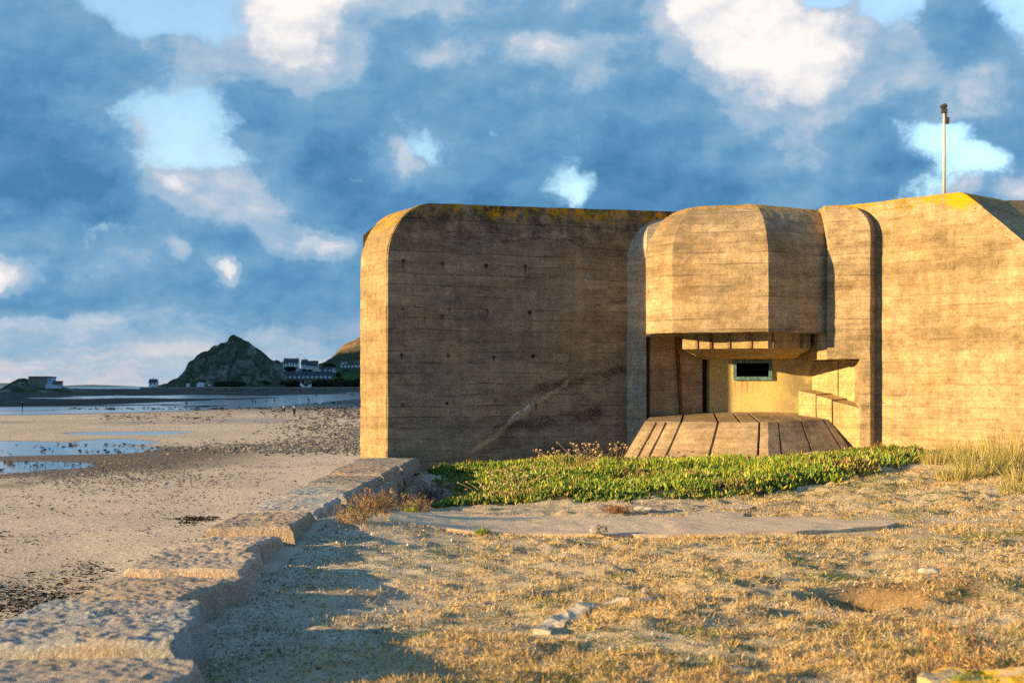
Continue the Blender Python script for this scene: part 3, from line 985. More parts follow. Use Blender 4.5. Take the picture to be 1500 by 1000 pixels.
def person(px, py_feet, h, rz, label, top='jacket', legs='darktrousers', hair='darkhair', lean=0.0, stride=.18, arms=.15, z=None, group='people out on the beach'):
    loc = G(px, py_feet, BEACH + .06 if z is None else z)
    e = empty('person', loc, rz, label, 'person', group)
    k = h / 1.75
    L = lean
    J = {'pelvis': (0, 0, .95), 'waist': (0, L * .25, 1.1), 'chest': (0, L * .6, 1.32), 'neck': (0, L * .8, 1.48), 'head0': (0, L * .9 - .02, 1.57), 'head1': (0, L - .02, 1.67),
         'hipL': (-.085, 0, .93), 'kneeL': (-.1, -stride * .5, .5), 'ankL': (-.1, -stride, .08), 'toeL': (-.11, -stride - .16, .03),
         'hipR': (.085, 0, .93), 'kneeR': (.1, stride * .3, .5), 'ankR': (.1, stride * 1.1, .1), 'toeR': (.11, stride * 1.1 - .16, .03),
         'shL': (-.17, L * .65, 1.40), 'elL': (-.25, L * .6 + arms * .3, 1.15), 'wrL': (-.25, L * .6 - arms, .92), 'haL': (-.25, L * .6 - arms - .03, .83),
         'shR': (.17, L * .65, 1.40), 'elR': (.25, L * .6 - arms * .1, 1.15), 'wrR': (.25, L * .6 - arms * 1.3, .93), 'haR': (.25, L * .6 - arms * 1.4, .84)}
    n = list(J); co = [tuple(c * k for c in J[a]) for a in n]
    E = lambda *p: [(n.index(a), n.index(b)) for a, b in p]
    rad = dict(pelvis=(.15, .11), waist=(.14, .10), chest=(.17, .12), neck=.05, head0=.085, head1=.095, hipL=.085, kneeL=.058, ankL=.04, toeL=.035, hipR=.085, kneeR=.058, ankR=.04, toeR=.035,
               shL=.06, elL=.042, wrL=.03, haL=.035, shR=.06, elR=.042, wrR=.03, haR=.035)
    sc = lambda r, m=1.0: tuple(x * k * m for x in r) if isinstance(r, tuple) else r * k * m
    skin_fig('body', co, E(('pelvis', 'waist'), ('waist', 'chest'), ('chest', 'neck'), ('neck', 'head0'), ('head0', 'head1'), ('pelvis', 'hipL'), ('hipL', 'kneeL'), ('kneeL', 'ankL'), ('ankL', 'toeL'),
             ('pelvis', 'hipR'), ('hipR', 'kneeR'), ('kneeR', 'ankR'), ('ankR', 'toeR'), ('chest', 'shL'), ('shL', 'elL'), ('elL', 'wrL'), ('wrL', 'haL'), ('chest', 'shR'), ('shR', 'elR'), ('elR', 'wrR'), ('wrR', 'haR')),
             [sc(rad[a]) for a in n], M['skin'], e)

    def sub(name, keys, edges, mat, mul):
        c2 = [tuple(c * k for c in J[a]) for a in keys]
        e2 = [(keys.index(a), keys.index(b)) for a, b in edges]
        skin_fig(name, c2, e2, [sc(rad[a], mul) for a in keys], M[mat], e)
    rad.update(collar=.062, hem=(.165, .125), capL=.075, capR=.075)
    J.update(collar=(0, L * .75, 1.475), hem=(0, 0, .80), capL=(-.165, L * .66, 1.40), capR=(.165, L * .66, 1.40))
    sub('jacket', ['waist', 'hem', 'chest', 'collar', 'capL', 'elL', 'wrL', 'capR', 'elR', 'wrR'], [('waist', 'hem'), ('waist', 'chest'), ('chest', 'collar'), ('chest', 'capL'), ('capL', 'elL'), ('elL', 'wrL'), ('chest', 'capR'), ('capR', 'elR'), ('elR', 'wrR')], top, 1.24)
    for sd_ in 'LR':
        sub('trouser_leg', ['hip' + sd_, 'knee' + sd_, 'ank' + sd_], [('hip' + sd_, 'knee' + sd_), ('knee' + sd_, 'ank' + sd_)], legs, 1.3)
        sub('shoe', ['ank' + sd_, 'toe' + sd_], [('ank' + sd_, 'toe' + sd_)], 'jacket', 1.35)
    bm = bmesh.new(); bmesh.ops.create_icosphere(bm, subdivisions=2, radius=.108 * k)
    for v in bm.verts:
        if v.co.z < -.02 * k and v.co.y < .03 * k: v.co *= .8
        v.co += Vector((0, (L + .005) * k, 1.685 * k))
    me = bpy.data.meshes.new('hair'); bm.to_mesh(me); bm.free(); link('hair', me, M[hair], e, False)
    return e


person(416, 610.5, 1.72, 2.6, 'white haired person in black jacket and pale trousers, left of the two nearest strollers', 'jacket', 'trousers', 'whitehair', .1)
person(431, 611, 1.74, 2.9, 'white haired person dressed all in black, right of the two nearest strollers', 'jacket', 'darktrousers', 'whitehair', .05, .1)
person(452.5, 591.3, 1.85, 1.2, 'person in dark clothes leaning forward at the edge of the water channel', 'jacket', 'darktrousers', 'darkhair', .22, .3)
person(273, 594.5, 1.6, .3, 'person in a bright green jacket among the dark reef ledges', 'green', 'darktrousers', 'darkhair', .05)
person(370, 590.6, 1.2, .5, 'small dark figure leftmost of the group wading in the channel', lean=.1)
person(374, 590.8, 1.1, 1.0, 'small dark figure second from left of the group wading in the channel', lean=.15)
person(389.6, 590, 1.25, -.7, 'small dark figure bending forward in the middle of the wading group', lean=.25)
person(402.4, 590, 1.3, .2, 'thin dark figure upright at the right of the wading group', lean=.02, stride=.05)
person(440.5, 580.6, 1.6, 1.4, 'tiny dark figure striding across far wet sand below the long hedge', lean=.25, stride=.3)
person(463.5, 580.6, 1.6, .2, 'tiny dark figure standing on far wet sand below the biggest dark bush', stride=.04)
person(514.5, 581, 1.6, .2, 'tiny dark figure farther from the bunker edge of the far pair', stride=.06)
person(517.5, 581, 1.55, .4, 'tiny dark figure nearer to the bunker edge of the far pair', stride=.06)
person(33, 598.5, 1.6, .6, 'dark figure walking below the islet fort at far left', lean=.1)


def rock_lump(name, loc, r, mat, label, cat, seed, sq=.6, parent=None, sub=3, group=None):
    bm = bmesh.new(); bmesh.ops.create_icosphere(bm, subdivisions=sub, radius=1)
    for v in bm.verts:
        q = v.co.copy()
        k = 1 + .32 * mnoise.noise(q * 1.3 + Vector((seed, 0, 0))) + .12 * mnoise.noise(q * 3.4 + Vector((0, seed, 0)))
        m = max(abs(q.x), abs(q.y), abs(q.z)); q = q * (.55 + .45 / m)
        v.co = Vector((q.x * r[0], q.y * r[1], q.z * r[2])) * k * .8
    me = bpy.data.meshes.new(name); bm.to_mesh(me); bm.free()
    o = link(name, me, M[mat]); o.location = loc
    return tag(o, label, cat, group)


rock_lump('boulder', G(489, 590.3, BEACH + .2), (.45, .45, .5), 'reef', 'lone dark boulder in the shallow channel near the bunker edge', 'boulder', 3)
rock_lump('boulder', G(468, 590.2, BEACH + .2), (.7, .5, .35), 'white', 'white boulder at the edge of the water channel', 'boulder', 5)

# ------------------------------------------------------------------ sea wall and coping blocks
mb = MB(); mb.box(-2.82, -2.3, -12, 26.9, BEACH - 1, .17); mb.box(-2.31, -2.02, -12, 26.9, -1.2, -.02)
sw = mb.chop(.6, 'yz').rough(.03, 2).build('sea_wall', M['rubble'])
tag(sw, 'granite sea wall dropping to the beach under the coping blocks', 'sea wall')
mb = MB(); mb.box(-2.9, -2.0, 31.5, 320, BEACH - 1, .2)
tag(mb.chop(4, 'y').rough(.05, 1).build('sea_wall', M['rubble']), 'sea wall continuing along the beach behind the bunker', 'sea wall')


def coping(y0, y1, ztop, xr0, xr1, seed, label, side=.34):
    """one rough granite block across the wall; xr = right edge near/far"""
    step = .02 if y1 < 11 else .03 if y1 < 16 else .05
    ny = max(4, int((y1 - y0) / step)); nx = int(1.15 / step)
    t_ = np.linspace(0, 1, ny)[:, None]; s_ = np.linspace(0, 1, nx)[None, :]
    yy = y0 + (y1 - y0) * t_ + 0 * s_
    right = xr0 + (xr1 - xr0) * t_ + .032 * fbm(yy * 2.4, yy * 0 + seed, 2, 4, .65)
    xx = -2.87 + (right + 2.87) * s_
    tl = random.uniform(-.03, .03); tl2 = random.uniform(-.012, .012)
    z = ztop + random.uniform(-.015, .015) + tl * (t_ - .5) + tl2 * (s_ - .5) * 2 + .010 * fbm(xx * 1.6, yy * 1.6, seed, 2) + .010 * fbm(xx * 4.5, yy * 5.5, seed, 3, .6) + .004 * vnoise(xx * 15, yy * 19, seed) + .007 * vnoise(xx * 27, yy * 34, seed) + .004 * vnoise(xx * 44, yy * 47, seed)
    # rounded/chipped edges
    chip = .035 + .025 * vnoise(xx * 5, yy * 5, seed + 3)
    for dist in (t_ * (y1 - y0) + 0 * s_, (1 - t_) * (y1 - y0) + 0 * s_, (1 - s_) * (right + 2.87), s_ * (right + 2.87)):
        q = np.clip(1 - dist / chip, 0, 1); z = z - .028 * q * q
    Vt = np.stack([xx, yy, z], -1)
    # side skirt on the land side and ends
    V = Vt.reshape(-1, 3).tolist(); n = nx
    idx = lambda j, i: j * n + i
    Fc = [(idx(j, i), idx(j, i + 1), idx(j + 1, i + 1), idx(j + 1, i)) for j in range(ny - 1) for i in range(nx - 1)]
    rim = [idx(0, i) for i in range(nx)] + [idx(j, nx - 1) for j in range(1, ny)] + [idx(ny - 1, i) for i in range(nx - 2, -1, -1)] + [idx(j, 0) for j in range(ny - 2, 0, -1)]
    prev = rim
    cxm, cym = (-2.87 + (xr0 + xr1) / 2) / 2, (y0 + y1) / 2
    for lv in range(1, 7):
        cur = []
        for r_ in rim:
            x, y, z_ = V[r_]
            f = lv / 6
            dz = side * f
            out = .03 * math.sin(f * 2.4) if x > -2.3 else 0
            nn = mnoise.noise_vector(Vector((x * 4, y * 4, (z_ - dz) * 3 + seed))) * .035 + mnoise.noise_vector(Vector((x * 11, y * 11, (z_ - dz) * 14 + seed))) * .015
            V.append((x + out * (1 if x > -2.3 else 0) + nn.x * (1 if x > -2.7 else 0), min(max(y + nn.y * .4, y0 + .0), y1), z_ - dz + nn.z * .4)); cur.append(len(V) - 1)
        m_ = len(rim)
        for a in range(m_):
            b_ = (a + 1) % m_
            Fc.append((prev[a], cur[a], cur[b_], prev[b_]))
        prev = cur
    o = np_mesh('coping_block', V, [tuple(reversed(f)) for f in Fc] if False else Fc, M['granite'], smooth=False)
    me = o.data
    bm = bmesh.new(); bm.from_mesh(me); bmesh.ops.recalc_face_normals(bm, faces=bm.faces)
    up = sum(f.normal.z for f in bm.faces)
    if up < 0: bmesh.ops.reverse_faces(bm, faces=bm.faces)
    bm.to_mesh(me); bm.free()
    return tag(o, label, 'coping stone', 'granite coping blocks along the sea wall')


BL = [(2.2, 3.9, .25, -1.7, -1.7, None),
      (3.95, 5.5, .24, -1.65, -1.7, None),
      (5.55, 7.08, .255, -1.52, -1.54, 'smooth grey coping block nearest the camera at the bottom left corner'),
      (7.17, 8.87, .29, -1.72, -1.90, 'thick square coping block with a crisp corner, second up from the bottom left corner'),
      (8.95, 10.38, .24, -2.16, -1.96, 'coping block with a broken slanting land side, just beyond the thick square block'),
      (10.46, 11.72, .262, -2.0, -2.08, 'coping block just nearer the camera than the one set farthest back'),
      (11.80, 13.18, .235, -2.22, -2.1, 'coping block set farthest back from the sandy strip, in the middle of the wall'),
      (13.26, 15.07, .262, -2.06, -2.1, 'flat bluish coping block beside the dry sea shrub'),
      (15.15, 17.37, .245, -2.1, -2.06, 'long coping block behind the dry sea shrub'),
      (17.45, 19.57, .26, -2.04, -2.02, 'coping block level with the path end'),
      (19.65, 21.87, .245, -2.02, -1.97, 'coping block above the split rubble stones'),
      (21.95, 24.17, .26, -1.96, -1.9, 'coping block next to last before the bunker corner'),
      (24.25, 26.6, .25, -1.86, -1.78, 'last coping block against the bunker corner')]
for i, (a, b, zt, r0, r1, lab) in enumerate(BL):
    if lab is None: continue
    coping(a + .05, b - .045, zt, r0, r1, 11.3 * i + 3, lab, side=.36 if b < 20 else .24)
# coarse rubble in the land face of the wall
for i in range(14):
    yy = 19.8 + i * .48 + random.uniform(-.1, .1)
    if yy > 26.3: break
    for lv in range(2):
        o = rock_lump('rubble_stone', (-1.97 + random.uniform(-.04, .05), yy + .2 * lv, -.04 - .26 * lv), (.20, random.uniform(.24, .36), random.uniform(.17, .24)), 'rubble', None, None, i * 3.3 + lv)
        o.parent = sw

# ------------------------------------------------------------------ the bunker
BK = empty('concrete_bunker', (4.0, 27.0, .3), 0, 'massive weathered concrete gun bunker with a hooded embrasure between two wing walls', 'bunker')
WA = Matrix.Translation((-2.333, 26.7, 0)) @ Matrix.Rotation(math.atan2(.4415, .8973), 4, 'Z')


def arc_profile(u0, u1, z0, zt0, zt1, ru, rz, n=14):
    pr = [(u0, z0)]
    zs = zt0 - rz
    for i in range(n + 1):
        a = math.pi / 2 * i / n
        pr.append((u0 + ru * (1 - math.cos(a)), zs + rz * math.sin(a)))
    pr += [(u1, zt1), (u1, z0)]
    return pr[::-1]


mb = MB().extrude_uz(arc_profile(0, 6.6, -1.2, 5.07, 5.22, .98, 1.12), 0, .9)
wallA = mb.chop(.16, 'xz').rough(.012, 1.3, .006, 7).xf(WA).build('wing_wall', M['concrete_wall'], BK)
wallA['label'] = 'shaded stained left wing wall with a rounded upper corner'
mb = MB().extrude_uz(arc_profile(-.004, 6.6, -3.9, 5.075, 5.225, .98, 1.12), .9, 1.42)
# lit end: a ribbon that wraps the rounded corner, made as its own pour
rib = MB().extrude_uz(arc_profile(-.012, 1.6, -3.9, 5.085, 5.10, .985, 1.13), .035, 1.45).chop(.13, 'xyz').rough(.010, 2, .009, 8).xf(WA)
rib.build('end_wall', M['concrete_end'], BK)
mb.bm.free()
RBK = [(-2.95, 27.98), (2.2, 30.6), (4.5, 33.5), (-2.75, 33.5)]
RBT = [(-2.62, 28.15), (2.2, 30.6), (4.5, 33.5), (-2.42, 33.2)]
RBM = [(-2.93, 28.0), (2.2, 30.6), (4.5, 33.5), (-2.73, 33.4)]
MB().rings([[(x, y, -3.9) for x, y in RBK], [(x, y, 4.56) for x, y in RBM], [(x, y, 4.86) for x, y in RBT[:1]] + [(x, y, 4.94) for x, y in RBT[1:]]]).chop(.35).rough(.015, 1.6).build('rear_block', M['concrete_end'], BK)


def offset_poly(poly, d):
    n = len(poly); out = []
    L = []
    for i in range(n):
        (x0, y0), (x1, y1) = poly[i], poly[(i + 1) % n]
        dx, dy = x1 - x0, y1 - y0; l = math.hypot(dx, dy)
        nx, ny = dy / l, -dx / l
        L.append((nx, ny, nx * x0 + ny * y0 - d[i]))
    for i in range(n):
        a, b = L[i - 1], L[i]
        det = a[0] * b[1] - a[1] * b[0]
        out.append(((a[2] * b[1] - a[1] * b[2]) / det, (a[0] * b[2] - a[2] * b[0]) / det))
    return out


def barrel(poly, w, z0, zt, rad, n=10, radz=None):
    radz = radz or rad
    rings = [[(x, y, z0) for x, y in poly]]
    for i in range(n + 1):
        a = math.pi / 2 * i / n * .97
        ins = rad * (1 - math.cos(a)); z = zt - radz + radz * math.sin(a)
        q = offset_poly(poly, [ins * k for k in w])
        rings.append([(x, y, z) for x, y in q])
    return MB().rings(rings)


HOOD = [(3.4, 31), (2.664, 28.31), (3.114, 27.6), (4.87, 27.03), (6.19, 27.83), (6.6, 31)]
barrel(HOOD, [.8, 1, 1, 1, 0, 0], 2.63, 5.2, 1.15).chop(.12).rough(.008, 1.6, .010, 8).build('hood', M['concrete'], BK)
M['concrete_pier'] = concrete('pale_grey_concrete', base=(.47, .41, .32), dark=.7, lichen_z=5.0, lines=.2)
MB().prism([(1.98, 29.247), (2.705, 28.75), (3.1, 30.9), (2.0, 30.9)], -.6, 2.6).chop(.2).rough(.006, 2, .004, 9).build('pier', M['concrete_pier'], BK)['label'] = 'pale shaded foot of the pier left of the hood'
LP = [(1.98, 29.247), (2.705, 28.75), (4.6, 28.98), (4.6, 31.5), (2.0, 31.5)]
barrel(LP, [1, 1, 0, 0, 0], 2.601, 5.19, 1.1).chop(.2).rough(.006, 2, .004, 9).build('pier', M['concrete_pier'], BK)['label'] = 'pale shaded pier left of the hood'
RP = [(6.13, 27.64), (6.87, 27.28), (7.22, 27.77), (7.9, 31), (6.35, 31)]
barrel(RP, [.5, 1, .0, 0, 0], 2.12, 5.15, .75, radz=.6).chop(.12).rough(.008, 2, .009, 8).build('pier', M['concrete'], BK)['label'] = 'sunlit pier right of the hood'
MB().prism([(6.70, 27.365), (6.872, 27.282), (7.222, 27.772), (7.9, 31), (7.0, 31)], -.6, 2.118).chop(.2).rough(.005, 2).build('pier_foot', M['concrete'], BK)
# right wing
WB = Matrix.Translation((6.99, 27.53, 0)) @ Matrix.Rotation(math.atan2(-.727, .686), 4, 'Z')
prof = [(-.15, -1), (8, -1), (8, .6), (4.45, 3.03), (3.06, 4.19), (2.0, 5.10), (1.83, 5.17), (.4, 5.155), (-.9, 5.14), (-.9, 2.35), (-.15, 2.35)]
MB().extrude_uz(prof, 0, 1.5).chop(.14, 'xz').rough(.012, 1.4, .010, 7).xf(WB).build('wing_wall', M['concrete_wing'], BK)['label'] = 'sunlit right wing wall sloping down at its outer end'
# main body behind
MB().prism([(9.3, 31.6), (18, 31.6), (18, 42), (9.3, 42)], -1, 5.72).chop(.8).rough(.02, 1).build('roof_block', concrete('roof_concrete', base=(.16, .15, .14), dark=.6), BK)
MB().prism([(1.5, 31.05), (9.2, 31.05), (9.2, 42), (1.5, 42)], -1, 4.9).chop(1).build('main_block', M['concrete'], BK)

# embrasure: left jamb, back wall with the slit, right cheek
def plan_frame(a, b):
    d = Vector((b[0] - a[0], b[1] - a[1], 0)); L = d.length
    return Matrix.Translation((a[0], a[1], 0)) @ Matrix.Rotation(math.atan2(d.y, d.x), 4, 'Z'), L


Mj, Lj = plan_frame((2.76, 28.9), (4.15, 29.45))
MB().box(0, Lj - .24, 0, .4, .1, 2.62).chop(.25).rough(.005, 2).xf(Mj).build('jamb', M['concrete_apron'], BK)
MB().box(Lj - .24, Lj - .07, .12, .4, .1, 2.62).xf(Mj).build('slot', M['void'], BK)  # set-back black filler, the slot's shade put into its colour
MB().box(Lj - .07, Lj + .01, -.01, .4, .1, 2.62).xf(Mj).build('jamb_edge', M['back_wall'], BK)
MB().loop_prism([(.72, -.05, 1.0), (.78, -.05, 1.0), (.78, -.002, 1.0), (.72, -.002, 1.0)], [(.62, -.05, 2.62), (.68, -.05, 2.62), (.68, -.002, 2.62), (.62, -.002, 2.62)]).xf(Mj).build('rail', M['rust'], BK)
MB().box(-.04, .03, -.03, .02, .5, 2.62).xf(Mj).build('gap_shade_strip', M['void'], BK)  # black strip on the jamb edge standing for the shaded gap
Mb, Lb = plan_frame((4.15, 29.45), (6.157, 29.15))
ua, ub, za, zb = .44, 1.20, 1.74, 2.12
mb = MB()
mb.box(-.02, ua, 0, .35, .2, 2.62); mb.box(ub, Lb + .02, 0, .35, .2, 2.62)
mb.box(ua, ub, 0, .35, .2, za); mb.box(ua, ub, 0, .35, zb, 2.62)
mb.xf(Mb).build('back_wall', M['back_wall'], BK)
win = MB(); t_ = .05
win.box(ua - .015, ub + .015, -.06, .10, zb - t_, zb + .02); win.box(ua - .015, ub + .015, -.06, .10, za - .02, za + t_)
win.box(ua - .015, ua + t_, -.058, .098, za + t_, zb - t_); win.box(ub - t_, ub + .015, -.058, .098, za + t_, zb - t_)
wo = win.xf(Mb).build('embrasure_window', M['teal'], BK)
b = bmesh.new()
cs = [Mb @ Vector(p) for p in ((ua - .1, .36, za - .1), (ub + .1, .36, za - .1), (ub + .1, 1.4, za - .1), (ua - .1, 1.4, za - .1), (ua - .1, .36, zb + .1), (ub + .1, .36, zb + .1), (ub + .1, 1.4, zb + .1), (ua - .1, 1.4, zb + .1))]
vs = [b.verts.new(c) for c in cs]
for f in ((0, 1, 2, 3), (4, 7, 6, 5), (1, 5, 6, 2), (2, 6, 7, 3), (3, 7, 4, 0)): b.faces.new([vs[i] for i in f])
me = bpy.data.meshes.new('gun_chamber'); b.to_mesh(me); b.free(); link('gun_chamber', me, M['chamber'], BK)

Mr, Lr = plan_frame((6.157, 29.15), (6.86, 27.9))
MB().box(0, Lr * .52, .0, .3, .2, 2.1).xf(Mr).build('cheek_panel', M['concrete_in'], BK)
MB().box(Lr * .545, Lr * .955, .0, .3, .2, 2.1).xf(Mr).build('cheek_panel', M['concrete_in'], BK)
MB().box(-.02, Lr + .1, .04, .32, .2, 2.1).xf(Mr).build('panel_backing', M['concrete_apron'], BK)

# lintel under the hood: ribbed fascia and a splayed soffit
LT = [(3.6, 29.6), (3.38, 28.22), (4.96, 27.55), (5.90, 28.1), (6.02, 29.6)]
LB = [(3.8, 29.75), (3.98, 29.32), (5.0, 28.92), (5.74, 29.12), (5.98, 29.75)]
MB().rings([[(x, y, 2.632) for x, y in LT], [(x, y, 2.33) for x, y in LT], [(x, y, 2.15) for x, y in LB]]).chop(.2).rough(.006, 3).build('lintel', M['concrete_in'], BK)
def along(a, b, f): return (a[0] + (b[0] - a[0]) * f, a[1] + (b[1] - a[1]) * f)
for (a, b, fs) in ((LT[1], LT[2], (.17, .34, .55, .8)), (LT[2], LT[3], (.12, .78))):
    Mf, Lf = plan_frame(a, b)
    for i, f in enumerate(fs):
        MB().box(f * Lf - .025, f * Lf + .025, -.03, -.003, 2.335, 2.62).xf(Mf).build('rib', M['rust'] if (i == 1 and len(fs) > 2) else M['concrete_end'], BK)
MB().prism([(5.93, 28.9), (6.0, 27.86), (6.15, 27.76), (6.35, 29.2), (6.2, 29.4)], 2.115, 2.628).chop(.2).rough(.004, 2).build('soffit_block', M['concrete_in'], BK)

# stepped blocks on the right of the apron
ca, cb = (5.80, 28.75), (6.76, 27.36)
Mc, Lc = plan_frame(ca, cb)
for f0, f1, z0, z1 in ((0, .27, 1.50, 1.43), (.285, .52, 1.41, 1.33), (.54, 1.02, 1.30, 1.14)):
    u0, u1 = f0 * Lc, f1 * Lc
    MB().loop_prism([(u0, 0, .2), (u1, 0, .2), (u1, .42, .2), (u0, .42, .2)], [(u0, 0, z0), (u1, 0, z1), (u1, .42, z1 + .02), (u0, .42, z0 + .02)]).chop(.15).rough(.006, 3, .004, 11).xf(Mc).build('cheek_block', M['concrete_in'], BK)

# apron
ATL, ATC, ATR = (2.64, 28.2, .90), (4.91, 27.25, .90), (6.26, 28.1, .94)
ABL, ABC, ABR = (2.08, 27.72, .05), (4.66, 25.88, .05), (6.62, 27.15, .15)
AKL, AKC, AKR = (2.9, 29.2, 1.02), (5.0, 29.4, 1.07), (6.1, 29.2, 1.05)
lerp = lambda a, b, f: Vector(a) + (Vector(b) - Vector(a)) * f
AP = empty('apron', (4.6, 26.5, .2)); AP.parent = BK
AP.matrix_parent_inverse = Matrix.Translation(BK.location).inverted()


def slab(p, q, r, s, th_, name='slab'):
    """p,q lower edge; s,r upper edge; thick inward"""
    p, q, r, s = map(Vector, (p, q, r, s))
    n = (q - p).cross(s - p).normalized()
    if n.z < 0: n = -n
    d = n * th_
    mb = MB().loop_prism([p - d, q - d, r - d, s - d], [p, q, r, s])
    o = mb.chop(.14).rough(.005, 3, .004, 12).build(name, M['concrete_apron'])
    o.parent = AP
    o.matrix_parent_inverse = Matrix.Translation(AP.location).inverted()
    return o


def slabs(bl, br, tl, tr, fr, gap):
    e = [0] + list(fr) + [1]
    for i in range(len(e) - 1):
        f0 = e[i] + (gap if i > 0 else 0); f1 = e[i + 1] - (gap if i < len(e) - 2 else 0)
        slab(lerp(bl, br, f0), lerp(bl, br, f1), lerp(tl, tr, f1), lerp(tl, tr, f0), .09)


slabs(ABL, ABC, ATL, ATC, (.10, .18, .30, .60, .93), .009)
slabs(ABC, ABR, ATC, ATR, (.16, .53, .90), .012)
slabs(ATL, ATC, AKL, AKC, (.30, .60, .78, .93), .010)
slabs(ATC, ATR, AKC, AKR, (.16, .53), .012)
dn = Vector((0, .05, -.11))
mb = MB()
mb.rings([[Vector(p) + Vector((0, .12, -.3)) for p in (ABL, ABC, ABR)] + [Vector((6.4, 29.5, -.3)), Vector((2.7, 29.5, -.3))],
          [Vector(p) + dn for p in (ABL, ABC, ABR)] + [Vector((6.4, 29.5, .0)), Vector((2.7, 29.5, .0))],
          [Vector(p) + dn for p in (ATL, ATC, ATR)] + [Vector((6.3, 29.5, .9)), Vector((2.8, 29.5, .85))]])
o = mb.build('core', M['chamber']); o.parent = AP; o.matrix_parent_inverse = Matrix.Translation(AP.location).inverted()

# tie-rod holes on the left wing wall
for u, z in ((.35, 4.0), (1.16, 3.97), (1.98, 3.94), (2.92, 3.92), (.33, 3.05), (1.22, 3.05), (2.06, 3.03), (2.95, 3.01), (.28, 2.2), (1.22, 2.14), (2.15, 2.17), (3.05, 2.15), (.27, 1.28), (1.18, 1.27), (2.2, 1.27), (3.1, 1.25)):
    u += random.uniform(-.06, .06); z += random.uniform(-.05, .05)
    mb = MB().tube((u, -.012, z), (u, .05, z), random.uniform(.028, .046), n=7)
    if random.random() < .4: mb.box(u - .008, u + .006, -.008, .02, z - random.uniform(.06, .14), z)
    mb.rough(.006, 30).xf(WA).build('tie_hole_plug', M['void'] if random.random() < .7 else M['rust'], BK)
MB().box(1.06, 1.13, -.03, .02, 2.9, 2.96).xf(WA).build('iron_stub', M['rust'], BK)

# mast on the roof
px_, py_ = 8.12, 26.72
fp = empty('mast', (px_, py_, 5.19), 0, 'thin cream pole with a small dark fitting on top of the bunker roof', 'mast')
MB().tube((px_, py_, 5.15), (px_, py_, 6.72), .030, .024, 10).build('pole', M['pole'], fp, smooth=True)
MB().box(px_ - .05, px_ + .05, py_ - .05, py_ + .05, 6.72, 6.80).tube((px_ - .06, py_, 6.82), (px_ + .04, py_, 6.87), .045, n=8).build('cap', M['dark_metal'], fp)
MB().box(px_ + .03, px_ + .09, py_ - .03, py_ + .03, 6.52, 6.64).tube((px_ + .03, py_, 6.62), (px_ + .03, py_, 6.72), .02, n=6).build('pulley', M['dark_metal'], fp)

# ------------------------------------------------------------------ concrete path and remnants
def draped(name, pts, mat, thick, lift, label, cat, step=.09, kind=None, amp=.012):
    """flat slab with outline pts (world XY), following the ground"""
    bm = bmesh.new()
    top = [bm.verts.new((x, y, 0)) for x, y in pts]
    f = bm.faces.new(top)
    r = bmesh.ops.extrude_face_region(bm, geom=[f])
    for v in [g for g in r['geom'] if isinstance(g, bmesh.types.BMVert)]: v.co.z = -thick
    mb = MB(); mb.bm.free(); mb.bm = bm
    mb.chop(step, 'xy')
    for v in bm.verts:
        g = float(gz(np.array([v.co.x]), np.array([v.co.y]), name != 'path')[0])
        n = mnoise.noise(Vector((v.co.x * 3, v.co.y * 3, 1))) * amp + mnoise.noise(Vector((v.co.x * 11, v.co.y * 11, 5))) * amp * .4
        v.co.x += mnoise.noise(Vector((v.co.x * 5, v.co.y * 5, 8))) * .02; v.co.y += mnoise.noise(Vector((v.co.x * 5, v.co.y * 5, 18))) * (.012 if name == 'path' else .03)
        v.co.z += g + lift + n
    o = mb.build(name, mat)
    return tag(o, label, cat, kind=kind)


path_pts = [(-1.30, 14.85), (0, 14.75), (1.6, 14.75), (3.0, 15.0), (4.1, 15.6), (4.35, 16.0), (3.6, 16.6), (2.75, 16.95), (2.95, 17.9), (3.25, 18.7), (2.75, 18.55), (2.3, 17.6), (2.0, 16.75), (0, 17.0), (-1.3, 17.3)]
draped('path', path_pts, M['path'], .16, .036, None, None, kind='structure')

edge_pts = [(.14, 9.35), (.17, 9.6), (.26, 9.88), (.42, 10.15), (.66, 10.40), (1.2, 10.47), (1.95, 10.42), (1.95, 10.36), (1.2, 10.40), (.74, 10.30), (.55, 10.1), (.40, 9.8), (.32, 9.5), (.25, 9.32)]
draped('concrete_kerb', edge_pts, M['path_grey'], .14, .018, 'broken hooked kerb of old grey concrete sunk in the sandy turf', 'kerb', .05, amp=.03)
draped('concrete_slab', [(2.15, 7.0), (2.1, 7.35), (2.3, 7.62), (2.7, 7.72), (3.3, 7.75), (3.3, 6.6), (2.3, 6.6)], M['lichen_slab'], .2, .09, 'yellow lichened concrete slab in the bottom right corner', 'slab', .05, amp=.03)

rock_lump('stone', (0.89, 14.7, .12), (.11, .09, .055), 'granite', 'small blue grey stone lying on the near edge of the path', 'stone', 9, sub=3)
rock_lump('stone', (3.3, 11.25, .14), (.10, .07, .03), 'stone', 'flat pale stone resting on top of the sandy bank', 'stone', 12, sub=3)
rock_lump('stone', (.98, 10.38, .11), (.04, .03, .03), 'rubble', 'small brown stone lying on the hooked kerb', 'stone', 13, sub=3)
rock_lump('stone', (1.62, 14.6 + 3.0, .07), (.14, .07, .06), 'stone', 'pale stone at the far edge of the path in the shell gravel', 'stone', 14, sub=3)


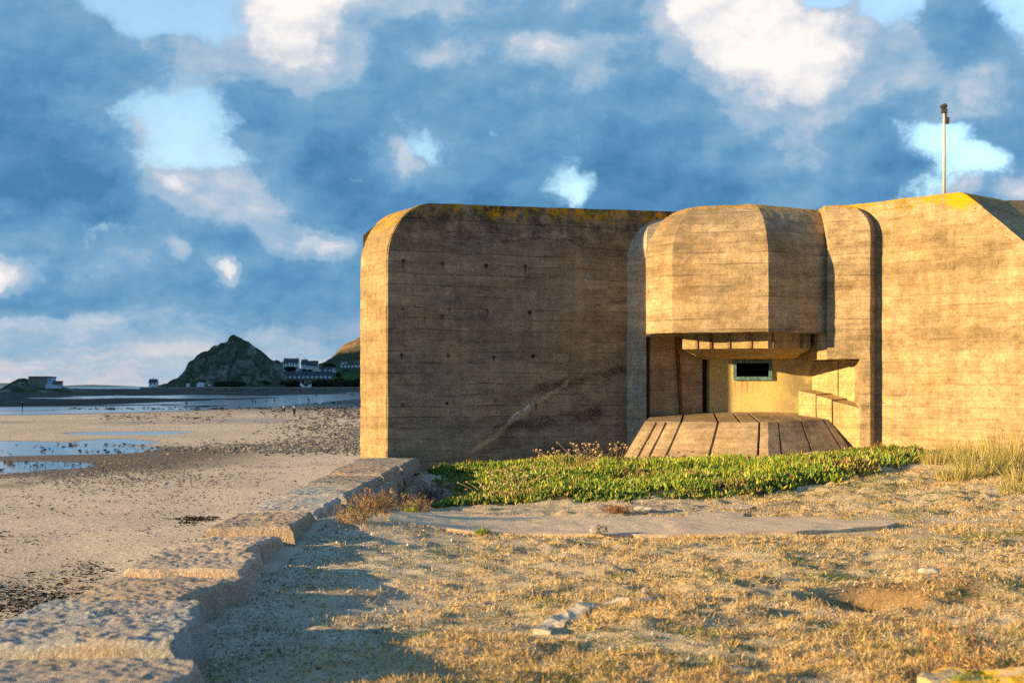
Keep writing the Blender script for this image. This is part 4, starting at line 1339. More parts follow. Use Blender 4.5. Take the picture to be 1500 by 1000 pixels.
# ------------------------------------------------------------------ plants: generic blade builder
def blades(base, direc, length, width, bend, tint, roll=None):
    """tapered blade: 2 quads + tip tri encoded as quads. returns V,F,T"""
    n = len(base)
    d = direc / np.linalg.norm(direc, axis=1)[:, None]
    rv = rng.normal(size=(n, 3)); side = np.cross(d, rv); side /= np.linalg.norm(side, axis=1)[:, None]
    up = np.cross(side, d)
    L = length[:, None]; W = width[:, None]
    m = base + d * L * .5 + up * (bend * length)[:, None] * .25
    tip = base + d * L * .97 + up * (bend * length)[:, None]
    V = np.stack([base - side * W * .5, base + side * W * .5, m + side * W * .42, m - side * W * .42, tip + side * W * .08, tip - side * W * .08], 1).reshape(-1, 3)
    i = np.arange(n)[:, None] * 6
    Fc = np.concatenate([np.concatenate([i, i + 1, i + 2, i + 3], 1), np.concatenate([i + 3, i + 2, i + 4, i + 5], 1)], 0)
    T = np.repeat(tint, 6, axis=0)
    return V, Fc, T


def pick(n, cols, w):
    idx = rng.choice(len(cols), n, p=np.array(w) / sum(w))
    c = np.array(cols)[idx]
    return np.clip(c * rng.uniform(.75, 1.3, (n, 1)), 0, 1)


STRAW = [(.62, .44, .19), (.52, .34, .13), (.27, .16, .07), (.12, .14, .04), (.62, .50, .31)]


def on_path(x, y):
    return (y > 14.75) & (y < 17.05) & (x > -1.3) & (x < 3.9 - .0 * y)


def turf():
    n = 460000
    # denser near the camera: sample in picture-like coordinates on the ground
    Y = 1.0 / rng.uniform(1 / 25.5, 1 / 6.6, n)
    X = rng.uniform(-.36, .40, n) * Y
    X = np.concatenate([X, rng.uniform(1.2, 9.5, 110000)]); Y = np.concatenate([Y, rng.uniform(14, 25.5, 110000)]); n = len(X)
    dens = tuft_field(X, Y)
    trod = sst(X, -1.5, .3) + sst(Y, 12, 16) * .3
    keep = (X > -1.75) & (X < 9.5) & ~on_path(X, Y) & (dens + rng.uniform(-.5, .5, n) > -.22) & (rng.uniform(0, 1, n) < .2 + .8 * np.clip(trod, 0, 1) ** 1.5)
    keep &= ~((Y > 17.2) & (Y < 20.2) & (X < 2.6) & (rng.uniform(0, 1, n) < .93))
    keep &= ~((np.hypot((X - 2.62) / .5, (Y - 10.8) / .5) < 1) & (rng.uniform(0, 1, n) < .75))
    keep &= ~in_poly(X, Y, BED)
    # clear of the lichened slab and kerb
    keep &= ~((X > 2.1) & (Y < 7.7) & (rng.uniform(0, 1, n) < .8))
    X, Y = X[keep], Y[keep]; n = len(X)
    Z = gz(X, Y)
    g = fbm(X * .8, Y * .8, 14, 3)
    flat_ = rng.uniform(0, 1, n) < .62
    ang = rng.uniform(0, 2 * np.pi, n)
    el = np.where(flat_, rng.uniform(-.05, .35, n), rng.uniform(.4, 1.4, n))
    d = np.stack([np.cos(ang) * np.cos(el), np.sin(ang) * np.cos(el), np.sin(el)], 1)
    ln = rng.uniform(.02, .058, n) * (1 + .5 * np.clip(g, 0, 1)); wd = rng.uniform(.0032, .0075, n) * (Y / 10) ** .6
    t = pick(n, STRAW, (4, 3.4, 1.6, .9, 2.6))
    green = (fbm(X * 1.1, Y * 1.1, 31, 3) + rng.uniform(-.5, .5, n)) > .62
    t[green] = np.array((.11, .15, .035)) * rng.uniform(.7, 1.4, (green.sum(), 1))
    V, Fc, T = blades(np.stack([X, Y, Z - .004], 1), d, ln, wd, rng.uniform(-.3, .3, n), t)
    o = np_mesh('dry_turf', V, Fc, M['blade'], tint=T)
    tag(o, 'short dry straw coloured turf scattered over the sandy terrace', 'grass', kind='stuff')




def crumbs():
    """dead leaf litter and tiny stones on the terrace"""
    n = 22000
    Y = 1.0 / rng.uniform(1 / 20., 1 / 6.6, n); X = rng.uniform(-.30, .40, n) * Y
    k = (X > -1.8) & ~on_path(X, Y)
    X = np.concatenate([X[k], -1.95 + np.abs(rng.normal(0, .28, 5000))]); Y = np.concatenate([Y[k], rng.uniform(6.6, 14.5, 5000)]); n = len(X); Z = gz(X, Y)
    s = rng.uniform(.003, .009, n) * (1 + (rng.uniform(0, 1, n) > .97) * 1.2)
    base = np.stack([X, Y, Z + s * .3], 1)
    O = np.array([(1, 0, 0), (0, 1, 0), (-1, 0, 0), (0, -1, 0), (0, 0, .8), (0, 0, -.6)])
    V = base[:, None, :] + O[None] * s[:, None, None] * rng.uniform(.6, 1.4, (n, 6, 1))
    i = np.arange(n)[:, None] * 6
    fs = [(0, 1, 4), (1, 2, 4), (2, 3, 4), (3, 0, 4), (1, 0, 5), (2, 1, 5), (3, 2, 5), (0, 3, 5)]
    Fc = np.concatenate([np.concatenate([i + a, i + b, i + c], 1) for a, b, c in fs], 0)
    T = np.repeat(pick(n, [(.55, .48, .38), (.30, .24, .17), (.12, .09, .06)], (3, 2, 2)), 6, axis=0)
    tag(np_mesh('sand_grit', V.reshape(-1, 3), Fc, M['pebble'], tint=T), 'loose grit and crumbs lying on the sandy terrace', 'grit', kind='stuff')


crumbs()

# ------------------------------------------------------------------ ice plant bed
BED = [(-1.05, 20.3), (-.4, 19.9), (.1, 19.85), (.8, 19.6), (1.39, 19.4), (2.39, 19.75), (3.77, 20.5), (4.87, 21.2), (5.9, 22.4), (6.95, 23.6), (7.4, 25.2), (7.2, 26.6), (6.6, 26.7), (5.6, 26.3), (4.66, 25.95), (3.4, 26.8), (2.1, 27.8), (1.0, 28.2), (-.6, 27.4), (-1.5, 26.9), (-1.3, 25.0), (-.75, 23.8), (-1.0, 22.6), (-1.15, 21.4)]


def in_poly(x, y, poly):
    c = np.zeros(x.shape, bool); n = len(poly)
    for i in range(n):
        (x0, y0), (x1, y1) = poly[i], poly[(i + 1) % n]
        cond = ((y0 > y) != (y1 > y)) & (x < (x1 - x0) * (y - y0) / (y1 - y0 + 1e-12) + x0)
        c ^= cond
    return c


def edge_dist(x, y, poly):
    d = np.full(x.shape, 1e9); n = len(poly)
    for i in range(n):
        a = np.array(poly[i]); b = np.array(poly[(i + 1) % n]); ab = b - a
        t = np.clip(((x - a[0]) * ab[0] + (y - a[1]) * ab[1]) / (ab @ ab), 0, 1)
        d = np.minimum(d, np.hypot(x - a[0] - t * ab[0], y - a[1] - t * ab[1]))
    return d


def bed_h(x, y):
    jx = x + .18 * vnoise(x * 2, y * 2, 3); jy = y + .25 * vnoise(x * 2, y * 2, 8)
    ins = in_poly(jx, jy, BED); d = edge_dist(jx, jy, BED)
    h = .12 * sst(d, 0, .4) * (1 - .35 * sst(y, 23.5, 25.5)) + .075 * fbm(x * 1.1, y * 1.3, 5, 3)
    return ins, d, np.maximum(h, 0.02)


def ice_plant():
    n = 15000
    X = rng.uniform(-1.7, 7.8, n); Y = rng.uniform(19, 28.5, n)
    ins, d, h = bed_h(X, Y)
    gap = fbm(X * .9, Y * 1.2, 41, 3)
    k = ins & ((gap > -.45) | (rng.uniform(0, 1, n) < .3))
    X, Y, h, d = X[k], Y[k], h[k], d[k]; n = len(X)
    Z = gz(X, Y, False) + h * rng.uniform(.75, 1.05, n)
    per = 6
    ang0 = rng.uniform(0, 2 * np.pi, n)
    Vs, Fs, Ts = [], [], []
    off = 0
    tone = fbm(X * .55, Y * .7, 3, 3)
    for j in range(per):
        a = ang0 + j * 2 * np.pi / per * 1.0 + rng.uniform(-.4, .4, n)
        el = rng.uniform(.5, 1.35, n)
        dr = np.stack([np.cos(a) * np.cos(el), np.sin(a) * np.cos(el), np.sin(el)], 1)
        ln = rng.uniform(.05, .12, n) * (.75 + .4 * np.clip(tone + .5, 0, 1.2)); w = rng.uniform(.009, .015, n)
        b0 = np.stack([X, Y, Z - .02], 1) + rng.normal(size=(n, 3)) * .012
        upv = np.array([0, 0, 1.0])
        side = np.cross(dr, upv); side /= np.linalg.norm(side, axis=1)[:, None] + 1e-9
        up2 = np.cross(side, dr)
        ring = []
        for (t, ww, bend) in ((0, .8, 0), (.55, 1.0, .02), (1.0, .18, .12)):
            c = b0 + dr * (ln * t)[:, None] + upv * (ln * bend)[:, None]
            for q in range(3):
                th_ = 2 * np.pi * q / 3 + math.pi / 2
                ring.append(c + side * (w * ww * math.cos(th_))[:, None] + up2 * (w * ww * math.sin(th_))[:, None])
        V = np.stack(ring, 1).reshape(-1, 3)
        i = np.arange(n)[:, None] * 9 + off
        for s in (0, 3):
            for q in range(3):
                q2 = (q + 1) % 3
                Fs.append(np.concatenate([i + s + q, i + s + q2, i + s + 3 + q2, i + s + 3 + q], 1))
        base = np.array((.15, .25, .028)) * (1 + .5 * tone[:, None])
        dry = (fbm(X * .9, Y * 1.1, 77, 3) + rng.uniform(-.3, .3, n)) > .5
        base[dry] = np.array((.30, .20, .09))
        yel = (rng.uniform(0, 1, n) < .22 + .25 * np.clip(tone, 0, 1))
        base[yel] = np.array((.42, .42, .04))
        red = rng.uniform(0, 1, n) < .025
        base[red] = np.array((.38, .13, .04))
        base *= rng.uniform(.7, 1.35, (n, 1))
        Vs.append(V); Ts.append(np.repeat(np.clip(base, 0, 1), 9, axis=0)); off += n * 9
    V = np.concatenate(Vs); Fc = np.concatenate(Fs); T = np.concatenate(Ts)
    # soil-brown stems under the leaves
    xs = np.arange(-1.7, 7.8, .14); ys = np.arange(19, 28.5, .14)
    Xg, Yg = np.meshgrid(xs, ys); ins, d, h = bed_h(Xg, Yg)
    Zg = gz(Xg, Yg, False) + np.where(ins, h * .7, -.25)
    m, q = len(xs), len(ys)
    i = (np.arange(m - 1)[None, :] + m * np.arange(q - 1)[:, None]).ravel()
    keepf = ins.ravel()[i] | ins.ravel()[i + 1] | ins.ravel()[i + m]
    i = i[keepf]
    F2 = np.stack([i, i + 1, i + 1 + m, i + m], 1) + len(V)
    V2 = np.stack([Xg.ravel(), Yg.ravel(), Zg.ravel()], 1)
    V = np.concatenate([V, V2]); Fc = np.concatenate([Fc, F2]); T = np.concatenate([T, np.tile(np.array([[.05, .055, .018]]), (len(V2), 1))])
    tag(np_mesh('ice_plant_mat', V, Fc, M['leaf'], tint=T), 'bright green mat of fleshy ice plant spread along the foot of the bunker', 'ground cover', kind='stuff')


ice_plant()
turf()


# ------------------------------------------------------------------ tussocks, dry weeds, shrubs
def tussock(x, y, r, h, n, cols, w, label, group, name='grass_tussock', cat='grass tussock', lean=(.2, 0), wd=(.003, .006)):
    z = float(gz(np.array([x]), np.array([y]), False)[0])
    e_loc = (x, y, z)
    rr = r * np.sqrt(rng.uniform(0, 1, n)) * .6; a = rng.uniform(0, 2 * np.pi, n)
    base = np.stack([rr * np.cos(a), rr * np.sin(a), np.zeros(n) - .01], 1)
    out = rng.uniform(.1, 1.0, n)
    d = np.stack([np.cos(a) * out + lean[0], np.sin(a) * out + lean[1], rng.uniform(.6, 1.5, n)], 1)
    L = h * rng.uniform(.5, 1.1, n)
    V, Fc, T = blades(base, d, L, rng.uniform(wd[0], wd[1], n) * 1.6, rng.uniform(-.1, .45, n), pick(n, cols, w))
    o = np_mesh(name, V, Fc, M['blade'], tint=T); o.location = e_loc
    return tag(o, label, cat, group)


GY = [(.40, .34, .10), (.50, .40, .16), (.20, .22, .05), (.56, .46, .25)]
TS = [(7.0, 21.2, .65, .62, 'tall green yellow grass tussock in front of the sunlit wing wall'),
      (7.75, 22.0, .7, .78, 'highest spiky grass tussock against the sunlit wing wall'),
      (8.1, 20.6, .75, .55, 'dense yellow grass tussock near the right edge of the picture'),
      (6.5, 20.7, .5, .34, 'low thin grass tussock left of the tall tussocks'),
      (7.3, 20.0, .6, .36, 'low dry grass tussock in front of the tall tussocks'),
      (8.7, 22.6, .7, .68, 'grass tussock at the very right below the sloping wing wall'),
      (6.9, 22.9, .5, .36, 'small orange brown grass tussock at the right end of the ice plant'),
      (7.6, 24.0, .6, .42, 'short grass tussock close to the foot of the sunlit wing wall'),
      (6.9, 19.2, .5, .22, 'flattened straw tussock lowest on the sandy slope'),
      (8.4, 19.6, .6, .34, 'straggling dark based tussock lowest at the right edge')]
for i, (x, y, r, h, lab) in enumerate(TS):
    tussock(x, y, r, h * .85, 430, GY, (3, 2.4, 3, 1.4), lab, 'grass tussocks by the right wing wall')


def twiggy(name, x, y, r, h, n, stems, twigs, label, cat, green=0.0, z=None, group=None):
    """many-branched dry plant: stems that fork into short twigs and crumbs of leaf"""
    z = float(gz(np.array([x]), np.array([y]), False)[0]) if z is None else z
    e = empty(name, (x, y, z), 0, label, cat, group)
    nb = n
    a = rng.uniform(0, 2 * np.pi, nb); el = rng.uniform(.35, 1.45, nb)
    d = np.stack([np.cos(a) * np.cos(el), np.sin(a) * np.cos(el), np.sin(el)], 1)
    base = np.stack([r * .35 * rng.normal(size=nb), r * .25 * rng.normal(size=nb), np.zeros(nb)], 1)
    L = (r + (h - r) * np.abs(np.sin(el))) * rng.uniform(.55, 1.05, nb)
    V, Fc, T = blades(base, d, L, np.full(nb, .0045), rng.uniform(-.2, .2, nb), pick(nb, stems, [1] * len(stems)))
    np_mesh('stems', V, Fc, M['twig'], e, tint=T, world=False)
    k = 9
    f = rng.uniform(.35, 1.0, (nb, k))
    tb = (base[:, None, :] + d[:, None, :] * (L[:, None] * f)[..., None]).reshape(-1, 3)
    td = d.repeat(k, 0) * .6 + rng.normal(size=(nb * k, 3)) * .8; td[:, 2] = np.abs(td[:, 2])
    m = nb * k
    col = pick(m, twigs, [1] * len(twigs))
    g = rng.uniform(0, 1, m) < green
    col[g] = np.array((.16, .22, .04)) * rng.uniform(.7, 1.4, (g.sum(), 1))
    V, Fc, T = blades(tb, td, rng.uniform(.02, .065, m), rng.uniform(.003, .008, m), rng.uniform(-.3, .3, m), col)
    np_mesh('twigs', V, Fc, M['twig'], e, tint=T, world=False)
    return e


BR = [(.20, .11, .06), (.28, .17, .09)]
TW = [(.30, .18, .10), (.40, .27, .16), (.22, .12, .07)]
twiggy('dry_shrub', -1.55, 15.9, .34, .30, 130, BR, TW, 'brown dry sea shrub growing against the wall left of the path', 'shrub', .1)
twiggy('dry_shrub', -1.62, 14.6, .3, .24, 90, BR, TW, 'low brown shrub with green shoots at the near end of the wall shrubs', 'shrub', .3)
twiggy('dry_shrub', -1.2, 17.3, .26, .28, 90, BR, TW, 'brown shrub with a yellow green sprig at the path corner', 'shrub', .15)
DK = [(.07, .04, .035), (.11, .06, .05)]
twiggy('dead_bush', -1.35, 23.6, .45, .42, 170, DK, [(.10, .06, .05), (.16, .09, .07)], 'dark dead bush in the shade of the bunker corner', 'bush')
twiggy('dry_weed', 2.45, 7.75, .32, .5, 55, [(.36, .2, .09), (.26, .14, .07)], [(.42, .24, .10), (.5, .33, .16)], 'spindly rust brown dead weed next to the lichened slab', 'weed', .05)
twiggy('weed', 2.32, 7.2, .16, .14, 60, [(.16, .2, .04)], [(.2, .26, .04), (.42, .36, .08)], 'low yellow green weed at the foot of the rust brown weed', 'weed', .6)
twiggy('dry_weed', 1.3, 17.5, .2, .13, 80, [(.34, .17, .08)], [(.40, .22, .10), (.3, .15, .07)], 'low rust coloured tuft beyond the middle of the path', 'weed')
twiggy('weed', -.32, 14.72, .10, .07, 40, [(.3, .3, .06)], [(.38, .40, .06), (.3, .34, .05)], 'tiny yellow green weed on the near edge of the path', 'weed', .5)
twiggy('weed', -1.22, 16.95, .1, .10, 40, [(.3, .34, .06)], [(.34, .42, .06)], 'bright yellow green sprig at the wall end of the path', 'weed', .6)
twiggy('weed', 6.75, 26.2, .22, .22, 70, [(.3, .2, .07)], [(.42, .28, .08), (.3, .2, .06)], 'orange brown tuft at the foot of the dark right pier edge', 'weed')
twiggy('weed', -1.05, 19.2, .14, .10, 50, [(.1, .15, .04)], [(.1, .16, .03)], 'small green weed in the shaded hollow by the wall', 'weed', .6)


def seedheads(x, y, h, label, n=9, spread=.22):
    z = float(gz(np.array([x]), np.array([y]), False)[0]) + .12
    e = empty('dried_flower', (x, y, z), 0, label, 'dried flowers', 'dried flower stalks in the ice plant')
    st, hd = MB(), MB()
    for i in range(n):
        a = random.uniform(0, 6.28); r = spread * random.random()
        p = Vector((r * math.cos(a) * .5, r * math.sin(a) * .5, 0)); q = p + Vector((r * math.cos(a), r * math.sin(a), h * random.uniform(.6, 1)))
        st.tube(p, q, .004, .003, 4)
        m = Matrix.Translation(q) @ Matrix.Diagonal((1, 1, .7, 1))
        bmesh.ops.create_icosphere(hd.bm, subdivisions=1, radius=random.uniform(.018, .032), matrix=m)
    st.build('stalks', flat('dry_stalk', (.34, .24, .13)) if 'dry_stalk' not in bpy.data.materials else bpy.data.materials['dry_stalk'], e, world=False)
    hd.rough(.008, 40).build('seed_heads', bpy.data.materials.get('dry_head') or flat('dry_head', (.42, .30, .19), .9, .1, .4, 20), e, world=False)


for x, y, h, lab in ((1.05, 26.0, .30, 'leftmost brown seed heads standing above the ice plant against the shaded wall'),
                     (1.45, 26.3, .40, 'tallest brown seed heads left of the apron'),
                     (1.95, 26.6, .36, 'brown seed heads touching the left corner of the apron'),
                     (.1, 23.4, .16, 'low pinkish brown dried flowers on the left part of the ice plant'),
                     (.5, 24.2, .15, 'pinkish brown dried flowers in the middle of the left ice plant'),
                     (-.35, 22.6, .15, 'brown dried flowers at the shade line of the ice plant')):
    seedheads(x, y, h, lab, 24, .5)

# ------------------------------------------------------------------ beach litter: pebbles and seaweed
def beach_stones():
    P_, S_ = [], []
    def scat(n, f, smin, smax):
        px = []
        while len(px) < n:
            a, b_ = f()
            px.append(G(a, b_, BEACH))
        P_.extend(px); S_.extend(list(rng.uniform(smin, smax, n)))
    # stone bank beside the bunker and pebbles further along
    scat(2200, lambda: (530 - abs(random.gauss(0, 105)), 656 + random.gauss(0, 4.5)), .06, .20)
    scat(900, lambda: (530 - abs(random.gauss(0, 60)), random.uniform(618, 648)), .08, .22)
    scat(350, lambda: (530 - abs(random.gauss(0, 45)), random.uniform(590, 614)), .15, .4)
    scat(1500, lambda: (random.gauss(180, 90), random.gauss(694, 13)), .03, .10)
    scat(900, lambda: (random.uniform(-20, 520), random.uniform(640, 760)), .03, .08)
    scat(300, lambda: (random.uniform(-20, 330), random.uniform(654, 662)), .06, .16)
    scat(700, lambda: (random.uniform(-20, 190), random.gauss(888, 16)), .02, .05)
    b = np.array(P_); s = np.array(S_); n = len(b)
    b[:, 2] = bh(b[:, 0], b[:, 1]) + s * .15
    O = np.array([(1, 0, 0), (.5, .8, 0), (-.5, .8, 0), (-1, 0, 0), (-.5, -.8, 0), (.5, -.8, 0), (0, 0, .6), (0, 0, -.5)])
    V = b[:, None, :] + O[None] * s[:, None, None] * rng.uniform(.65, 1.3, (n, 8, 1))
    i = np.arange(n)[:, None] * 8
    Fc = [np.concatenate([i + q, i + (q + 1) % 6, i + 6], 1) for q in range(6)] + [np.concatenate([i + (q + 1) % 6, i + q, i + 7], 1) for q in range(6)]
    T = np.repeat(pick(n, [(.13, .125, .125), (.22, .195, .17), (.07, .07, .075), (.36, .31, .26)], (4, 3, 3, .6)), 8, axis=0)
    tag(np_mesh('shingle', V.reshape(-1, 3), np.concatenate(Fc), M['pebble'], tint=T), 'grey pebbles and stones strewn across the beach', 'pebbles', kind='stuff')


beach_stones()


def seaweed():
    pts = []
    def add(n, f, sc): 
        for _ in range(n):
            a, b_ = f(); pts.append((*G(a, b_, BEACH)[:2], sc * random.uniform(.5, 1.5)))
    add(7000, lambda: (random.uniform(-60, 500), 665 + 335 * random.random() ** 1.4), .045)
    add(1500, lambda: (random.gauss(60, 90), random.gauss(884, 14)), .05)
    add(700, lambda: (random.gauss(140, 25), random.gauss(830, 16)), .05)
    add(500, lambda: (random.gauss(290, 20), random.gauss(763, 5)), .07)
    add(1600, lambda: (random.gauss(480, 45), random.gauss(611, 12)), .2)
    add(700, lambda: (random.uniform(380, 520), 600 + random.gauss(0, 6)), .25)
    add(900, lambda: (random.uniform(150, 340), 612 + random.gauss(0, 4) - .0), .2)
    add(900, lambda: (random.uniform(100, 520), 598.5 + random.gauss(0, 1.0) - .0), .35)
    add(200, lambda: (random.uniform(-20, 200), random.gauss(655, 4)), .15)
    add(160, lambda: (random.uniform(-20, 150), random.gauss(680, 6)), .12)
    a = np.array(pts); n = len(a)
    clump = fbm(a[:, 0] * .5, a[:, 1] * .25, 3, 3) + rng.uniform(-.45, .45, n)
    a = a[clump > .08]; n = len(a)
    z = np.maximum(bh(a[:, 0], a[:, 1]) + .01, BEACH + .0)
    base = np.stack([a[:, 0], a[:, 1], z], 1)
    an = rng.uniform(0, 2 * np.pi, n)
    d = np.stack([np.cos(an), np.sin(an), rng.uniform(.0, .14, n)], 1)
    V, Fc, T = blades(base, d, a[:, 2] * rng.uniform(1, 3.2, n), a[:, 2] * rng.uniform(.5, 1.0, n), rng.uniform(-.2, .4, n), pick(n, [(.02, .016, .013), (.035, .024, .017), (.014, .013, .012)], (3, 2, 2)))
    tag(np_mesh('seaweed', V, Fc, M['pebble'], tint=T), 'dark dried seaweed scraps scattered over the sand', 'seaweed', kind='stuff')


seaweed()

# ------------------------------------------------------------------ unseen cloud, added out of frame to shade the far shore
sv = Vector((-math.cos(R(SUN_AZ)) * math.cos(R(SUN_EL)), -math.sin(R(SUN_AZ)) * math.cos(R(SUN_EL)), math.sin(R(SUN_EL))))
def shade_cloud(cx, cy, rx_, ry_, alt=900):
    k = alt / sv.z
    bm = bmesh.new(); bmesh.ops.create_icosphere(bm, subdivisions=5, radius=1)
    for v in bm.verts:
        q = v.co.copy()
        n = 1 + .10 * mnoise.noise(q * 2.5) + .06 * mnoise.noise(q * 6) + .04 * mnoise.noise(q * 14)
        zz = q.z * 130 if q.z > 0 else q.z * 25
        m = math.hypot(q.x, q.y) / max(abs(q.x), abs(q.y), 1e-6)
        n2 = 1 + .05 * (n - 1) * 10
        v.co = Vector((cx + sv.x * k + q.x * m * rx_ * n2, cy + sv.y * k + q.y * m * ry_ * n2, alt + zz * n))
    me = bpy.data.meshes.new('shade_cloud'); bm.to_mesh(me); bm.free()
    o = link('shade_cloud', me, flat('cloud_white', (.85, .85, .87), 1, 0, .02, .001)); o['kind'] = 'structure'


shade_cloud(-1150, 1010, 1190, 690)

# ------------------------------------------------------------------ sky
EXPO = 1.3
world = bpy.data.worlds.new('World'); scene.world = world; world.use_nodes = True
world.cycles.sampling_method = 'MANUAL'; world.cycles.sample_map_resolution = 512
t = NT(world.node_tree)
for n in list(t.n): t.n.remove(n)
out = t.node('ShaderNodeOutputWorld')
sky = t.node('ShaderNodeTexSky', sky_type='NISHITA'); sky.sun_disc = False
sky.sun_elevation = R(SUN_EL); sky.sun_rotation = math.atan2(sv.x, sv.y)
sky.altitude = 5; sky.air_density = 1.0; sky.dust_density = .6; sky.ozone_density = 2.0
D = t.node('ShaderNodeTexCoord').outputs['Generated']
w1 = t.vmath('SUBTRACT', t.noise(D, 5, 2, .5, out='Color'), (.5, .5, .5))
w2 = t.vmath('SUBTRACT', t.noise(D, 20, 6, .6, out='Color'), (.5, .5, .5))
Dw = t.vmath('ADD', D, t.vmath('ADD', t.vscale(w1, (.03, .02, .025)), t.vscale(w2, (.05, .03, .04))))


def dirv(px, py):
    v = Vector(((px - 750) / F, 1, (HZ - py) / F)).normalized(); return tuple(v)


def blob(px, py, rx_, ry_, amp, src=None):
    d = t.vmath('SUBTRACT', src or Dw, dirv(px, py))
    d = t.vscale(d, (F / rx_, F / max(rx_, ry_), F / ry_))
    return t.step(t.vmath('LENGTH', d, out=1), 0, 1.45, amp, 0)


def total(bl):
    r = None
    for b_ in bl:
        v = blob(*b_); r = v if r is None else t.add(r, v)
    return r


# cloud cover over the bay: brightness 0-9 and breaks (g open, h thin) every 50 photo pixels of azimuth, 40 of elevation
SKYMAP = ['334ggggg9975655444448988gggg3gg',
          '2233gggg99644443433478897' + '6gh22g',
          '222234h578634544755468898' + '65533h',
          '22223hh456533333455446778' + '666553',
          '1123hgg334433334444334667' + '544543',
          '1111hgg222243333332223455' + '32gg33',
          '1001hggh21126322221112445' + '311gg3',
          '00006765421112223h1111233' + '21h837',
          '144125655211111111111111111151' + '1',
          '4444532267711111111111111111111',
          '9536335322322222222222222222222',
          '2233332233333333333333333333333',
          '6676554444444444444444444444444',
          '5666665555555555555555555555555',
          '6666666666666666666666666666666']
xw, yw, zw = t.xyz(Dw)
yc_ = t.math('MAXIMUM', yw, .05)
uu = t.math('MULTIPLY_ADD', t.math('DIVIDE', xw, yc_), F / 1500, .5, True)
vv = t.math('MULTIPLY_ADD', t.math('DIVIDE', zw, yc_), -F, HZ)


def row(txt):
    n = t.node('ShaderNodeValToRGB'); cr = n.color_ramp; cr.interpolation = 'B_SPLINE'
    el = cr.elements
    while len(el) < len(txt): el.new(.5)
    for k, ch in enumerate(txt):
        el[k].position = k / (len(txt) - 1)
        g_ = {'g': 1.0, 'h': .6}.get(ch, 0.0)
        l_ = 4.5 if ch in 'gh' else float(ch)
        el[k].color = (l_ / 9, g_, 0, 1)
    t.set(n.inputs[0], uu)
    return n.outputs[0]


acc = row(SKYMAP[0])
for k in range(1, len(SKYMAP)):
    acc = t.mix(t.step(vv, 40 * (k - 1), 40 * k, smooth=True), acc, row(SKYMAP[k]))
sp = t.node('ShaderNodeSeparateColor'); t.set(sp.inputs[0], acc)
front = t.step(t.xyz(D)[1], .6, .82)      # away from the bay: plain dull overcast with a few breaks
lumf = t.add(t.mul(sp.outputs[0], front), t.mul(t.math('SUBTRACT', 1.0, front), .36)); gapf = t.mul(sp.outputs[1], front)
gapf = t.add(gapf, total([(628, 210, 42, 40, .55), (718, 195, 30, 26, .4), (842, 258, 36, 56, .5)]))
lumf = t.add(lumf, total([(318, 413, 26, 22, .5), (585, 205, 26, 34, .3), (232, 372, 24, 16, .2)]))
n1 = t.noise(t.vscale(D, (1, 1, 1.5)), 8, 9, .60)
n1s = t.noise(t.vscale(t.vmath('ADD', D, (-.007, 0, .010)), (1, 1, 1.5)), 8, 9, .60)
n2 = t.noise(t.vscale(Dw, (1, 1, 1.4)), 30, 7, .66)
bn = t.node('ShaderNodeTexVoronoi'); bn.feature = 'F1'; t.set(bn.inputs['Vector'], Dw); bn.inputs['Scale'].default_value = 26
bn.inputs['Detail'].default_value = 2; bn.inputs['Roughness'].default_value = .6; bn.normalize = True
puff = t.math('SUBTRACT', .42, bn.outputs['Distance'])
rel = t.math('SUBTRACT', n1, n1s)
q = t.add(t.add(lumf, t.mul(t.math('SUBTRACT', n1, .5), .42)), t.add(t.mul(t.math('SUBTRACT', n2, .5), .34), t.mul(puff, .22)))
# crisp lit heaps over softer shaded cloud behind
heap = t.step(q, .47, .60)
heap2 = t.step(q, .70, .84)
low = t.step(q, .12, .30)
L = t.add(t.mul(lumf, .55), t.mul(low, .09))
L = t.add(L, t.mul(heap, .17)); L = t.add(L, t.mul(heap2, .17))
elev = t.xyz(D)[2]
L = t.add(L, t.mul(rel, 1.1)); L = t.add(L, t.mul(t.math('SUBTRACT', n2, .5), .13)); L = t.add(L, t.mul(t.math('SUBTRACT', n1, .5), .12))
lay = t.noise(t.vscale(Dw, (1, 1, 7)), 7, 6, .6)      # flat layers of cloud low over the sea
L = t.add(L, t.mul(t.math('SUBTRACT', lay, .5), t.step(elev, .02, .13, .75, 0)))
e = 2 ** -EXPO
C = lambda *c: tuple(v * e for v in c)
cl = t.ramp(L, [(0.0, C(.065, .23, .43)), (.2, C(.115, .31, .54)), (.4, C(.21, .41, .62)), (.58, C(.37, .52, .68)), (.76, C(.64, .68, .76)), (.96, C(1.0, .96, .92))])
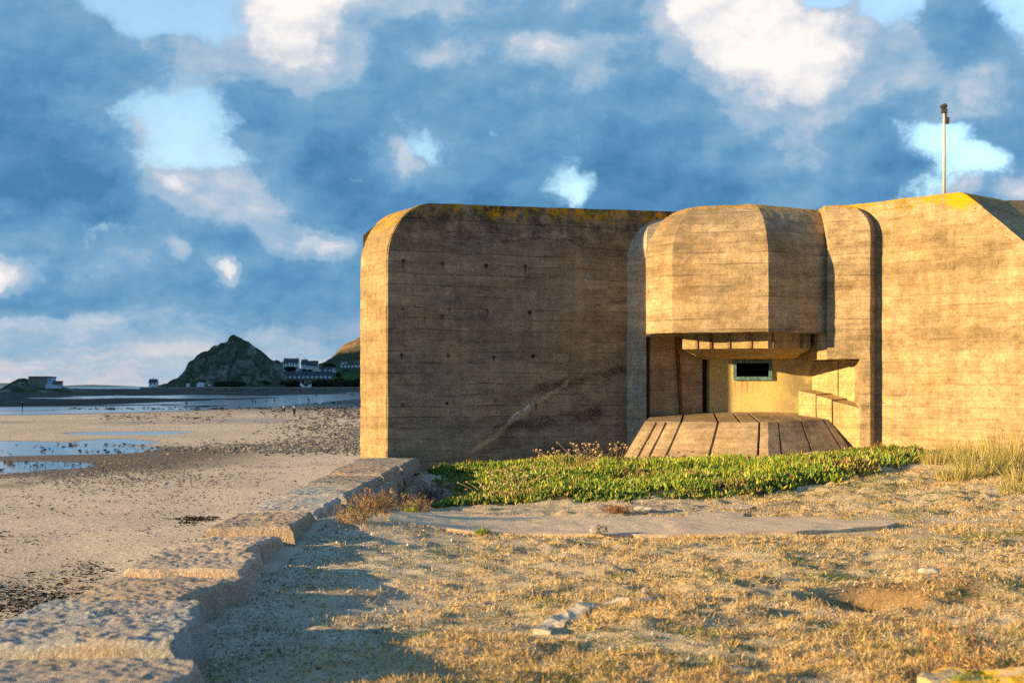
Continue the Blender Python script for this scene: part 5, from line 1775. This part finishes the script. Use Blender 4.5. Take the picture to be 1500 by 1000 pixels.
cl = t.mix(t.step(elev, .0, .065, .6, 0), cl, t.mix(t.step(lay, .42, .62), C(.34, .50, .63), C(.66, .62, .64)))
gq = t.add(gapf, t.add(t.mul(t.math('SUBTRACT', n1, .5), -1.5), t.add(t.mul(t.math('SUBTRACT', n2, .5), -1.4), t.mul(puff, -.5))))
gm = t.math('ADD', t.mul(t.step(gq, .14, 1.0), .6), t.mul(t.step(gq, .22, .62), .4))
bk = t.mul(t.step(t.noise(D, 2.6, 5, .6), .58, .7), t.math('SUBTRACT', 1.0, front))
gm = t.math('MAXIMUM', gm, bk)
bgc = t.node('ShaderNodeBackground'); t.set(bgc.inputs[0], cl); bgc.inputs[1].default_value = 1.0
bgs = t.node('ShaderNodeBackground'); t.set(bgs.inputs[0], sky.outputs[0]); bgs.inputs[1].default_value = .13
mx = t.node('ShaderNodeMixShader'); t.set(mx.inputs[0], gm)
t.l.new(bgc.outputs[0], mx.inputs[1]); t.l.new(bgs.outputs[0], mx.inputs[2]); t.l.new(mx.outputs[0], out.inputs[0])

# ------------------------------------------------------------------ sun, camera, view
sd = bpy.data.lights.new('sun', 'SUN'); sd.energy = 5.0; sd.angle = R(.55); sd.color = (1.0, .68, .30)
so = bpy.data.objects.new('sun', sd); COL.objects.link(so)
so.rotation_euler = (-sv).to_track_quat('-Z', 'Y').to_euler(); so.location = sv * 60

cd = bpy.data.cameras.new('camera'); cam = bpy.data.objects.new('camera', cd); COL.objects.link(cam)
cd.sensor_width = 36; cd.lens = 50; cd.shift_y = (HZ - 500) / 1500; cd.clip_end = 100000; cd.clip_start = .1
cam.location = (0, 0, EYE); cam.rotation_euler = (R(90), 0, 0)
cd.dof.use_dof = True; cd.dof.focus_distance = 27; cd.dof.aperture_fstop = 3.2
scene.camera = cam
vs_ = scene.view_settings
scene.display_settings.display_device = 'sRGB'
vs_.view_transform = 'Standard'; vs_.look = 'None'; vs_.exposure = EXPO; vs_.gamma = 1; vs_.use_curve_mapping = False
scene.cycles.use_denoising = False
scene.cycles.max_bounces = 5
